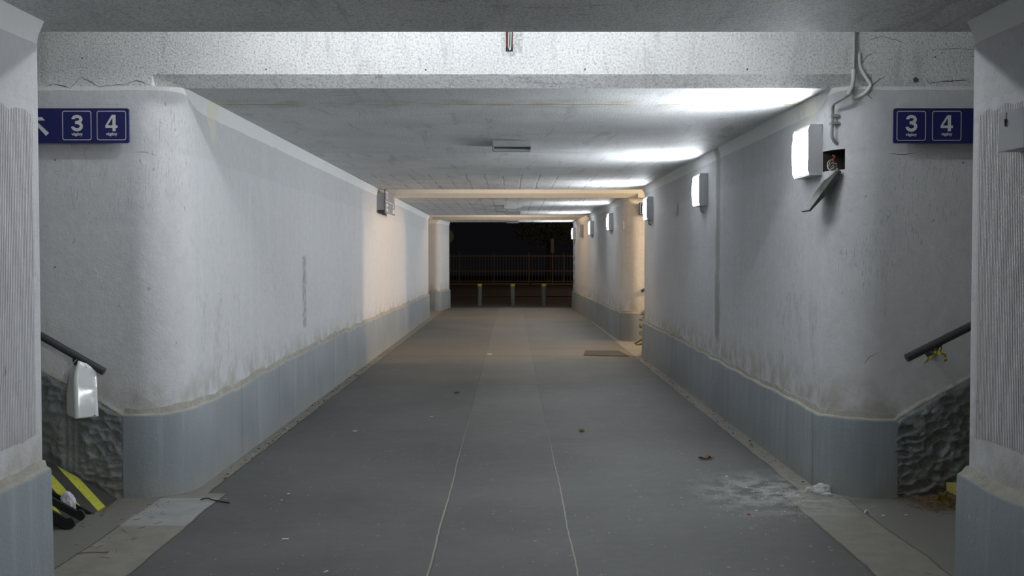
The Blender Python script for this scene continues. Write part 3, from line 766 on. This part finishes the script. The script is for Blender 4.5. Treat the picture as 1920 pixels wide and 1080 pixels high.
# yellow tape
m_tape = plain('yellow_tape', (.50, .40, .07), .5, var=.6, scale=60)
bm = bmesh.new()
def ribbon(bm, pts, wd):
    pts = smoothpath(pts, 5); L = []
    for i, p in enumerate(pts):
        tw = i * .7; n = Vector((math.cos(tw) * .5, math.sin(tw) * .5, 1)).normalized(); ww = wd * (.6 + .5 * abs(math.sin(i * .9)))
        L.append((bm.verts.new(p - n * ww / 2), bm.verts.new(p + n * ww / 2)))
    for a, b in zip(L, L[1:]): bm.faces.new((a[0], a[1], b[1], b[0]))
yt = 6.45
ribbon(bm, [P(1764, 652, yt), P(1757, 662, yt - .01), P(1748, 668, yt - .02), P(1738, 676, yt - .02), P(1733, 682, yt - .01)], .022)
ribbon(bm, [P(1757, 662, yt - .01), P(1766, 663, yt - .02), P(1774, 668, yt - .01), P(1775, 674, yt), P(1770, 677, yt - .01)], .020)
ribbon(bm, [P(1766, 654, yt + .04), P(1760, 661, yt), P(1752, 660, yt), P(1757, 653, yt + .04)], .016)
o = link('knotted_tape', bm, m_tape); o.modifiers.new('t', 'SOLIDIFY').thickness = .0015
tag(o, 'crumpled yellow tape knotted round the right handrail bracket', 'tape')

# ------------------------------------------------------------------ open wall box, wires, dangling cover
t = thing('wire_bundle', 'tangle of white, grey and copper wires in the broken open wall box', 'wires', tuple(P(1560, 312, 6.82)))
def wire(name, pts, r, m):
    bm = bmesh.new(); tube(bm, smoothpath(pts), r, 8); o = link(name, bm, m, t, smooth=True); o.matrix_parent_inverse = Matrix.Translation(-t.location)
m_ww = plain('white_wire', (.6, .6, .56), .5); m_gw = plain('grey_wire', (.14, .14, .13), .5); m_cu = plain('copper_wire', (.45, .13, .06), .4)
wire('white_wire', [P(1566, 312, 6.78), P(1555, 318, 6.76), P(1551, 309, 6.80), P(1555, 301, 6.84), P(1563, 300, 6.87)], .0028, m_ww)
wire('white_wire', [P(1571, 316, 6.74), P(1562, 322, 6.74), P(1553, 315, 6.78), P(1556, 305, 6.83), P(1560, 299, 6.88)], .0025, m_ww)
wire('grey_wire', [P(1570, 308, 6.77), P(1562, 306, 6.78), P(1556, 312, 6.80), P(1566, 318, 6.77), P(1569, 311, 6.82), P(1560, 304, 6.86)], .004, m_gw)
wire('grey_wire', [P(1569, 314, 6.76), P(1561, 311, 6.77), P(1558, 316, 6.78), P(1567, 304, 6.84)], .0035, m_gw)
wire('copper_wire', [P(1563, 304, 6.82), P(1562, 298, 6.82), P(1566, 294, 6.84), P(1561, 291, 6.86)], .0035, m_cu)
bm = bmesh.new(); A = P(1568, 322, 6.8); B = P(1512, 396, 6.8); d = (B - A); nrm = Vector((-d.z, 0, d.x)).normalized()
prof = [A + nrm * .012, A.lerp(B, .3) + nrm * .020, A.lerp(B, .55) + nrm * .014, A.lerp(B, .6) + nrm * .02, B + nrm * .006, B - nrm * .006, A.lerp(B, .6) - nrm * .008, A - nrm * .008]
prism(bm, [Vector((p.x, 6.72, p.z)) for p in prof], (0, .19, 0))
tag(link('box_cover', bm, plain('weathered_grey_cover', (.07, .07, .068), .8, var=.6, scale=25, bump=.01)), 'weathered grey cover plate dangling open below the broken wall box', 'cover plate')

# conduit down the beam to the corner
t = thing('conduit', 'grey and white cable conduit running down the beam beside the nearest lamp', 'conduit', tuple(P(1602, 130, YA)))
def cpart(name, pts, r, m, n=12):
    bm = bmesh.new(); tube(bm, smoothpath(pts), r, n); o = link(name, bm, m, t, smooth=True); o.matrix_parent_inverse = Matrix.Translation(-t.location)
YQ = YA - .012
cpart('pipe', [P(1602, 20, YQ), P(1602, 80, YQ), P(1601, 131, YQ)], .0105, m_conduit)
cpart('sleeve', [P(1601, 130, YQ), P(1600, 150, YQ), P(1597, 164, YQ), P(1590, 178, 6.63)], .0135, m_conduitw)
cpart('pipe', [P(1590, 178, 6.63), P(1577, 186, 6.64), P(1564, 194, 6.70), P(1561.5, 200, 6.74), P(1561, 215, 6.765), P(1560, 240, 6.765), P(1560, 256, 6.765), P(1565, 265, 6.77), P(1569, 269, 6.775)], .011, m_conduit)
for py in (217, 231):
    bm = bmesh.new(); c = P(1561.5, py, 6.765); box(bm, c.x - .014, c.x + .035, c.y - .014, c.y + .035, c.z - .008, c.z + .008); o = link('clamp', bm, m_conduit, t); o.matrix_parent_inverse = Matrix.Translation(-t.location)
bm = bmesh.new(); tube(bm, smoothpath([P(1611, 100, YA), P(1613, 125, YA), P(1626, 148, YA), P(1632, 160, YA), P(1625, 172, YA), P(1612, 180, YA + .01), P(1598, 184, YA + .03)]), .012, 10)
tag(link('cable', bm, m_beam, smooth=True), 'painted-over white cable curving across the beam right of the conduit', 'cable')

# wire loops in the slot of the beam
t = thing('wire_bundle', 'red, white and black wire loops hanging in the slot at the middle of the beam', 'wires', tuple(P(955, 97, YA)))
m_rd = plain('dark_red_wire', (.16, .04, .045), .5); m_bk = plain('black_wire', (.015, .012, .014), .5)
zt_ = 12
for name, px, m, r in (('red_wire', 950.5, m_rd, .0045), ('white_wire', 953, m_ww, .003), ('black_wire', 955.5, m_bk, .004), ('white_wire', 957.5, m_ww, .0025), ('red_wire', 960, m_rd, .0045)):
    wire(name, [P(px, 20, YA + .02), P(px, 70, YA + .005), P(px, 90, YA + .002)], r, m)
wire('white_wire', [P(954.5, 60, YA - .004), P(954, 85, YA - .006), P(956, 94, YA - .008), P(957.5, 85, YA - .006), P(958.5, 60, YA - .004)], .003, m_ww)
wire('black_wire', [P(952, 60, YA + .0), P(952, 88, YA), P(955.5, 95, YA - .001), P(958.5, 88, YA), P(959, 60, YA)], .0028, m_bk)
# bare plaster patch around the slot
bm = bmesh.new()
for poly in (((939.5, 20), (939.5, 97), (948.3, 97), (948.3, 20)), ((962, 20), (962, 97), (979, 99), (980, 60), (980, 20)), ((939.5, 97), (943, 106), (950, 103), (957, 107), (966, 104), (968, 97.6))):
    bm.faces.new([bm.verts.new(P(px, py, YA - .0012)) for px, py in poly])
g = G('bare_scratched_plaster'); n = g.noise(90, 4, .7)
pm = g.done(g.mix(g.ss(.42, .62, n), (.66, .665, .66), (.36, .37, .39)), .9); g.bump(n, .01)
o = struct(link('trim_5', bm, pm))

# ------------------------------------------------------------------ junction box on the near right pillar
t = thing('junction_box', 'pale grey square junction box on the near right pillar at the frame edge', 'box', (XR(4.15), 4.15, 1.99))
bm = bmesh.new(); box(bm, -.078, .004, -.11, .10, -.072, .078, bev=.004); link('body', bm, m_case, t)
bm = bmesh.new(); box(bm, -.084, -.078, -.112, .102, -.074, .080, bev=.002); link('lid', bm, plain('lid_grey', (.38, .39, .41), .5), t)
bm = bmesh.new(); tube(bm, [(-.086, .03, .076), (-.0875, .03, .05)], .0015, 6); tube(bm, [(-.089, .03, .05), (-.089, .03, .022)], [.005, .0035], 8); link('pin', bm, m_black, t)
# flat cover plates on the right wall
for px, y0, y1, Yp, lb in ((1270.5, 380, 405, 12.9, 'small flat painted cover plate between the second and third wall lamps'), (1168, 415, 429, 19.4, 'small flat painted cover plate on the far right wall before the fourth lamp')):
    a = (px - VX) / F; yy = XR(12.9) / a if Yp < 15 else XR(19.6) / a
    za = P(px, y1, yy).z; zb = P(px, y0, yy).z
    bm = bmesh.new(); box(bm, -.014, .004, -.07, .07, -(zb - za) / 2, (zb - za) / 2, bev=.003)
    o = link('cover_plate', bm, m_wr); o.location = (XR(yy), yy, (za + zb) / 2); tag(o, lb, 'cover plate')

# ------------------------------------------------------------------ ceiling light housings (empty, no tube)
m_tray = plain('tray_grey', (.47, .49, .49), .5, var=.3); m_traybar = plain('tray_bar', (.62, .65, .63), .4, var=.1)
def housing():
    t = thing('ceiling_light_housing', '', 'light housing', (0, 0, ZC))
    bm = bmesh.new(); h = .05; a = .175; b = .27
    for q in ((-a, a, -b, -b + .006, -h, .001), (-a, a, b - .006, b, -h, .001), (-a, -a + .006, -b, b, -h, .001), (a - .006, a, -b, b, -h, .001)): box(bm, *q)
    box(bm, -a - .012, -a, b - .05, b - .02, -h, .001)
    link('frame', bm, m_tray, t)
    bm = bmesh.new(); box(bm, -a + .006, a - .006, -b + .006, b - .006, -.012, -.001); link('inner_tray', bm, m_hole, t)
    bm = bmesh.new(); box(bm, -a + .006, a - .006, .10, .17, -h - .002, -h + .012); link('cross_bar', bm, m_traybar, t)
    bm = bmesh.new(); box(bm, -a + .006, a - .006, -b + .006, -b + .10, -h + .002, -h + .006); link('cover_strip', bm, m_tray, t)
    return t
hs = housing(); hl = [(9.98, 'empty rectangular light housing with a pale bar, nearest the camera on the ceiling'), (21.8, 'empty pale-barred light housing on the ceiling just beyond the far beam'),
      (24.8, 'blue-grey empty light housing on the ceiling in front of the last beam'), (31.1, 'empty light housing under the last ceiling slab, against the dark exit')]
for i, (y, lb) in enumerate(hl):
    if i == 0: o = hs
    else:
        o = hs.copy(); C.objects.link(o)
        for ch in list(hs.children): c = ch.copy(); C.objects.link(c); c.parent = o
    o.location = (.0 + (.0 if i == 0 else .02), y, ZC); o['label'] = lb; o['group'] = 'empty light housings along the ceiling'

# ------------------------------------------------------------------ wheel ramps at the left stairs
g = G('black_yellow_striped_rubber')
cc = g.M('ADD', g.x, g.M('MULTIPLY', g.y, 1.2)); fr = g.M('FRACT', g.M('DIVIDE', g.M('SUBTRACT', cc, 4.78), .2865))
f = g.mul(g.M('LESS_THAN', cc, 5.3), g.M('LESS_THAN', g.M('ADD', fr, g.M('MULTIPLY', g.M('SUBTRACT', g.noise(40, 3), .5), .05)), .48))
c = g.mix(f, (.045, .042, .04), g.mix(g.ss(.55, .7, g.noise(50, 4)), (.42, .43, .05), (.2, .2, .05)))
g.bump(g.noise(80, 3), .004); m_stripe = g.done(c, .7)
SL = .55
def ramp_prof(x0, x1, t):  # top surface z = SL*(|x|-x0)
    return [(x0, 0), (x1, SL * (x1 - x0)), (x1, SL * (x1 - x0) - t), (x0 + t / SL, 0)]
t = thing('wheel_ramp', 'wide striped yellow and black ramp board against the rough wall at the left stairs', 'ramp')
bm = bmesh.new(); prism(bm, [(-x, 6.20, z + .004) for x, z in ramp_prof(2.445, 3.9, .016)], (0, .375, 0)); link('ramp_board', bm, m_stripe, t)
bm = bmesh.new(); prism(bm, [(-x, 6.19, z) for x, z in ramp_prof(2.44, 3.9, .022)], (0, .014, 0)); prism(bm, [(-x, 6.3, z - .012) for x, z in ramp_prof(2.50, 3.9, .04)], (0, .012, 0)); link('side_flange', bm, m_black, t)
t = thing('wheel_ramp', 'narrow black ramp channel with rounded side rails in front of the striped board', 'ramp')
bm = bmesh.new(); prism(bm, [(-x, 5.86, z + .004) for x, z in ramp_prof(2.45, 3.9, .012)], (0, .17, 0)); link('ramp_board', bm, m_stripe, t)
for yy, x0 in ((6.02, 2.43), (5.84, 2.41)):
    bm = bmesh.new(); pr = []
    r = .032; cx, cz = x0 + r, r
    for k in range(9): a = math.radians(-90 - 30 * 0 + (180 + 29) * k / 8); pr.append((cx - r * math.cos(a), cz + r * math.sin(a)))
    dx = 1.4; last = pr[-1]; pr.append((last[0] + dx, last[1] + SL * dx)); first = pr[0]; pr.append((first[0] + dx, first[1] + SL * dx)); pr.append((first[0] + .02, first[1]))
    prism(bm, [(-x, yy, z + .002) for x, z in pr], (0, .022, 0)); link('side_rail', bm, m_black, t)
bm = bmesh.new(); bmesh.ops.create_icosphere(bm, subdivisions=3, radius=.055)
for v in bm.verts:
    k = 1 + .35 * mnoise.noise(v.co * 22) + .25 * mnoise.noise(v.co * 50); v.co = Vector((v.co.x * .75 * k, v.co.y * .6 * k, v.co.z * 1.15 * k + 0))
o = link('crumpled_paper', bm, plain('lilac_white_paper', (.50, .49, .54), .6)); o.location = PF(126, 956, .05) + Vector((0, .02, .02)); o.location.z = .085; tag(o, 'crumpled white paper stuffed between the two ramps on the left', 'paper')
# a scrap of ramp at the far right stairs
t = thing('wheel_ramp', 'yellow-edged black ramp end just visible beside the far right wall corner', 'ramp')
bm = bmesh.new(); prism(bm, [(x, 18.3, z + .004) for x, z in ramp_prof(2.13, 3.4, .016)], (0, .3, 0)); link('ramp_board', bm, m_stripe, t)
bm = bmesh.new(); prism(bm, [(x, 18.27, z + .01) for x, z in ramp_prof(2.12, 3.4, .03)], (0, .03, 0)); link('side_flange', bm, m_yellow, t)

# ------------------------------------------------------------------ litter
m_leafd = plain('dry_leaf', (.20, .13, .06), .7, var=.7, scale=60); m_leafg = plain('green_husk', (.16, .22, .04), .6, var=.8, scale=50)
m_straw = plain('straw', (.30, .21, .12), .8, var=.8, scale=30)
def leaf(name, px, py, ln, wd, m, label, rz=0, curl=.4, z=0.0, cat='leaf', upright=0):
    bm = bmesh.new(); n = 10; rows = []
    for i in range(n + 1):
        u = i / n; ww = wd * math.sin(math.pi * min(1, u * 1.02 + .02)) ** .7 * (1 + .25 * math.sin(i * 2.3)); row = []
        for k in range(5):
            v = k / 4 - .5
            row.append(bm.verts.new((ln * (u - .5), ww * v, .004 + curl * ww * abs(v) * (1 + .6 * math.sin(i * 1.3)) + curl * .15 * ln * (2 * u - 1) ** 2)))
        rows.append(row)
    for i in range(n):
        for k in range(4): bm.faces.new((rows[i][k], rows[i][k + 1], rows[i + 1][k + 1], rows[i + 1][k]))
    o = link(name, bm, m, smooth=True); o.modifiers.new('t', 'SOLIDIFY').thickness = .0015
    o.location = PF(px, py, z) + Vector((0, 0, .002)); o.rotation_euler = (upright, 0, rz); tag(o, label, cat); return o
leaf('dry_leaf', 1325, 861, .13, .06, m_leafd, 'curled dry brown leaf lying on the asphalt right of the seams', .2, .5)
leaf('dry_leaf', 857, 738, .07, .05, m_leafd, 'small brown leaf on the asphalt in the middle distance left of the seams', .5, .6)
leaf('dry_leaf', 1768, 940, .11, .10, plain('ochre_leaf', (.30, .20, .05), .7, var=.7, scale=40), 'ochre leaf standing up in the straw by the right steps', .3, .5, .03, upright=1.1)
bm = bmesh.new(); bmesh.ops.create_icosphere(bm, subdivisions=3, radius=.022)
for v in bm.verts: v.co = Vector((v.co.x * 1.05, v.co.y * .8, max(-.013, v.co.z * .75))) * (1 + .2 * mnoise.noise(v.co * 50))
o = link('green_husk', bm, m_leafg, smooth=True); o.location = PF(1091, 809) + Vector((0, 0, .013)); tag(o, 'green and brown nut husk on the asphalt right of the right seam', 'nut husk')
def chunk(name, px, py, sx, sy, sz, label, seed, m=m_white, cat='plaster'):
    bm = bmesh.new(); bmesh.ops.create_icosphere(bm, subdivisions=3, radius=1)
    for v in bm.verts:
        k = 1 + .35 * mnoise.noise(v.co * 1.3 + Vector((seed, 0, 0))) + .12 * mnoise.noise(v.co * 4 + Vector((seed, 3, 0)))
        v.co = Vector((v.co.x * sx * k, v.co.y * sy * k, max(-.55 * sz, v.co.z * sz * k)))
    o = link(name, bm, m); o.location = PF(px, py) + Vector((0, 0, .55 * sz)); tag(o, label, cat); return o
chunk('plaster_chunk', 1540, 924, .062, .05, .038, 'largest fallen plaster lump against the right dado', 1)
chunk('plaster_chunk', 1517, 922, .028, .025, .02, 'small plaster lump left of the largest one by the right dado', 5)
chunk('plaster_chunk', 1551, 929, .032, .02, .012, 'flat plaster flake in front of the largest lump by the right dado', 8)
chunk('pebble', 1624, 962, .012, .012, .014, 'small round pebble at the foot of the right corner', 9, cat='stone')
def stick(name, pts, r, m, label, cat):
    bm = bmesh.new(); tube(bm, smoothpath([PF(a, b) + Vector((0, 0, r + h)) for a, b, h in pts], 4), r, 7); tag(link(name, bm, m, smooth=True), label, cat)
m_tw = plain('dark_twig', (.05, .04, .03), .9, var=.5)
stick('twig', [(376, 938, 0), (388, 937, .006), (402, 940, .003), (430, 944, 0)], .004, m_tw, 'dark twig lying past the pale repair slab at lower left', 'twig')
stick('twig', [(143, 1039, 0), (165, 1037, .002), (203, 1036, 0)], .0025, m_straw, 'thin reddish stick on the ground at the bottom left', 'twig')
stick('twig', [(190, 968, 0), (208, 953, .01), (223, 943, .02)], .003, m_straw, 'thin stick leaning beside the lower end of the striped ramp', 'twig')
stick('twig', [(1402, 965, 0), (1406, 966, 0)], .005, plain('orange_bit', (.35, .16, .06), .7), 'tiny orange stick on the asphalt at lower right', 'twig')
m_paper = plain('white_paper', (.70, .70, .68), .7, var=.1)
for px, py, ln, ang, lb in ((535, 1012, .035, .1, 'white cigarette butt on the asphalt at the bottom left'), (611, 1073, .022, .8, 'white cigarette butt at the bottom edge left of the left seam'),
    (541, 927, .016, .7, 'white butt on the asphalt right of the pale slab'), (528, 939, .012, .5, 'tiny white butt just below another, right of the pale slab'), (538, 804, .022, .1, 'white butt lying in the left gutter'),
    (666, 809, .035, .1, 'thin pale stick on dark asphalt left of centre'), (809, 782, .024, .2, 'curved white scrap on dark asphalt left of the left seam'), (474, 854, .012, .6, 'white speck of litter in the left gutter, nearer the camera'),
    (1305, 756, .012, .5, 'white crumb in the right gutter'), (1656, 968, .02, .3, 'white butt on the ground at the foot of the right corner'), (1699, 967, .018, .5, 'white butt near the straw by the right steps')):
    bm = bmesh.new(); tube(bm, [(-ln / 2, 0, .004), (ln / 2, 0, .004)], .004, 8)
    o = link('cigarette_butt', bm, m_paper); o.location = PF(px, py); o.rotation_euler = (0, 0, ang); tag(o, lb, 'cigarette butt' if 'butt' in lb else 'litter', 'white litter on the floor')
bm = bmesh.new(); box(bm, -.035, .035, -.03, .03, 0, .012, bev=.004)
o = link('paper_scrap', bm, m_paper); o.location = PF(918, 665); tag(o, 'white paper scrap at the far trench in the middle of the passage', 'paper')
# manhole cover in the cross trench
bm = bmesh.new(); a = PF(1012, 657); b = PF(1185, 668)
vs = [PF(1098, 657.5), PF(1160, 658), PF(1180, 668.5), PF(1094, 666.5)]
prism(bm, [v + Vector((0, 0, .0)) for v in vs], (0, 0, .008)); tag(link('trench_cover', bm, plain('rusty_cover', (.065, .058, .05), .8, var=.3, scale=30, bump=.01)), 'rusty metal trench cover sunk in the floor at the far crossing', 'cover')
# uncountable crumbs and straw
def crumbs(name, n, fn, size, m, label, cat, flat=.5):
    bm = bmesh.new()
    for _ in range(n):
        x, y, k = fn(); s = size * random.uniform(.3, 1) * k; a = random.uniform(0, 6.28)
        ux, uy = math.cos(a) * s, math.sin(a) * s; h = s * flat
        p = [bm.verts.new((x + ux, y + uy, .001)), bm.verts.new((x - uy, y + ux, .001)), bm.verts.new((x - ux * .8, y - uy * .8, .001)), bm.verts.new((x + uy * .7, y - ux * .7, .001)), bm.verts.new((x + ux * .1, y, h + .001))]
        bm.faces.new(p[:4])
        for i in range(4): bm.faces.new((p[i], p[(i + 1) % 4], p[4]))
    tag(link(name, bm, m), label, cat, kind='stuff')
def gut():
    y = random.uniform(7, 15.8); return (XR(y) - .05 - random.uniform(0, .1), y) if random.random() > .5 else (XL(y) + .05 + random.uniform(0, .1), y)
def near_plaster():
    r = abs(random.gauss(0, 1)); a = random.uniform(math.pi * .55, math.pi * 1.5)
    return min(1.93, 1.82 + r * .45 * math.cos(a)), max(5.0, 6.7 + r * .45 * math.sin(a)), 1 if random.random() > .08 else 2
crumbs('plaster_crumbs', 260, near_plaster, .007, m_white, 'white plaster crumbs and dust scattered by the right dado', 'plaster crumbs')
crumbs('floor_grit', 420, lambda: (random.uniform(-1.7, 1.7), 5 + abs(random.gauss(0, 4)), 1), .0065, plain('pale_grit', (.42, .42, .40), .9), 'pale grit and flecks scattered over the asphalt', 'grit', .3)
crumbs('gutter_debris', 420, lambda: (*gut(), random.choice((1, 1, 2.2))), .009, plain('brown_debris', (.13, .09, .06), .9, var=.5), 'brown leaf bits and grit along both wall gutters', 'debris')
crumbs('wall_foot_debris', 380, lambda: (random.uniform(-2.75, -2.1), 6.56 - abs(random.gauss(0, .28)), random.choice((1, 1, 2))), .0048, plain('tan_debris', (.30, .26, .19), .9, var=.5), 'tan crumbs and grit around the foot of the left ramps', 'debris')
bm = bmesh.new()
for _ in range(620):
    x = random.triangular(2.38, 3.0, 2.75); y = random.gauss(6.42, .09); y = min(6.56, max(6.1, y)); a = random.uniform(-.9, .9) + (math.pi if random.random() > .5 else 0); l = random.uniform(.03, .10)
    hgt = .05 * max(0, 1 - abs(y - 6.45) / .18) * sstep(2.35, 2.7, x) * random.random()
    p = Vector((x, y, .004 + hgt)); q = p + Vector((math.cos(a) * l, math.sin(a) * l * .6, random.uniform(-.01, .02)))
    q.z = max(.003, q.z); mm = (p + q) / 2 + Vector((0, 0, random.uniform(0, .012)))
    tube(bm, [p, mm, q], .0016, 4)
tag(link('straw_pile', bm, m_straw), 'drift of dry straw and twigs at the foot of the right steps', 'straw', kind='stuff')
bm = bmesh.new()
for _ in range(50):
    x = random.uniform(-2.7, -2.0); y = random.uniform(5.2, 6.55); a = random.uniform(0, 3.14); l = random.uniform(.02, .06)
    tube(bm, [(x, y, .003), (x + math.cos(a) * l, y + math.sin(a) * l, .003 + random.uniform(0, .006))], .0012, 4)
tag(link('straw_bits', bm, m_straw), 'loose straw bits over the ground in front of the left ramps', 'straw', kind='stuff')

# ------------------------------------------------------------------ outside
bm = bmesh.new(); box(bm, -30, 30, 32.0, 90, -.09, -.03); struct(link('floor_outside', bm, m_outfloor))
bm = bmesh.new(); box(bm, -30, 30, 41.4, 41.7, -.03, .02); box(bm, -30, 30, 60.2, 60.5, -.03, .06); struct(link('trim_6', bm, m_kerb))
m_bol = plain('bollard_grey', (.09, .10, .09), .7); m_bolt = plain('bollard_yellow', (.42, .30, .06), .6)
for px, lb in ((899, 'left'), (961, 'middle'), (1020, 'right')):
    t = thing('bollard', lb + (' of the three' if True else '') + ' dim round grey bollards with a yellow top outside the exit', 'bollard', ((px - VX) / F * 34, 34, -.03), 'bollards outside the exit')
    bm = bmesh.new(); tube(bm, [(0, 0, 0), (0, 0, .62)], .078, 20); link('post', bm, m_bol, t)
    bm = bmesh.new(); tube(bm, [(0, 0, .62), (0, 0, .685), (0, 0, .70)], [.079, .079, .06], 20); link('top_band', bm, m_bolt, t)
t = thing('fence', 'dim metal railing fence with thin upright bars across the road outside', 'fence', (0, 62, -.03))
m_fn = plain('fence_metal', (.20, .17, .15), .6)
for k in range(-5, 6):
    bm = bmesh.new(); x = -1.05 + 2.02 * k; tube(bm, [(x, 0, 0), (x, 0, 1.82)], .035, 8); link('post', bm, m_fn, t)
for z in (.15, .75, 1.62):
    bm = bmesh.new(); box(bm, -11, 11, -.02, .02, z - .03, z + .03); link('rail', bm, m_fn, t)
bm = bmesh.new()
for k in range(-60, 61): box(bm, k * .17 - .011, k * .17 + .011, -.012, .012, .12, 1.72)
o = link('bars', bm, m_fn, t)
t = thing('road_sign', 'dim round road sign at the left edge of the dark exit', 'sign', (-2.48, 40, -.03))
bm = bmesh.new(); tube(bm, [(0, 0, 0), (0, 0, 2.6)], .03, 10); link('pole', bm, m_fn, t)
bm = bmesh.new(); tube(bm, [(0, -.05, 2.33), (0, -.03, 2.33)], .30, 32); link('disc', bm, plain('olive_disc', (.30, .28, .15), .6), t)
t = thing('street_panel', 'dim narrow upright panel on a post beyond the exit, above the fence', 'sign', (2.2, 58, -.03))
bm = bmesh.new(); tube(bm, [(0, 0, 0), (0, 0, 2.6)], .03, 8); link('pole', bm, m_fn, t)
bm = bmesh.new(); box(bm, -.08, .08, -.05, -.03, 1.8, 2.55); link('panel', bm, plain('dim_panel', (.16, .18, .15), .6), t)
t = thing('tree', 'barely lit leafy tree in the dark beyond the fence', 'tree', (2.2, 66, -.03))
bm = bmesh.new(); tube(bm, [(0, 0, 0), (.05, 0, 1.5), (0, 0, 3.2)], [.16, .12, .06], 10); link('trunk', bm, m_tw, t)
bm = bmesh.new()
for _ in range(2600):
    v = Vector((random.gauss(0, 1), random.gauss(0, 1), random.gauss(0, 1))).normalized() * random.random() ** .4
    c0 = Vector((v.x * 2.4, v.y * 1.8, 3.9 + v.z * 1.8)); a = Vector((random.gauss(0, 1), random.gauss(0, 1), random.gauss(0, 1))).normalized() * .08; b = a.cross(Vector((random.gauss(0, 1), 1, 0))).normalized() * .05
    bm.faces.new([bm.verts.new(c0 - a), bm.verts.new(c0 + b), bm.verts.new(c0 + a), bm.verts.new(c0 - b)])
link('foliage', bm, plain('dim_leaves', (.10, .12, .05), .7), t, recalc=False)
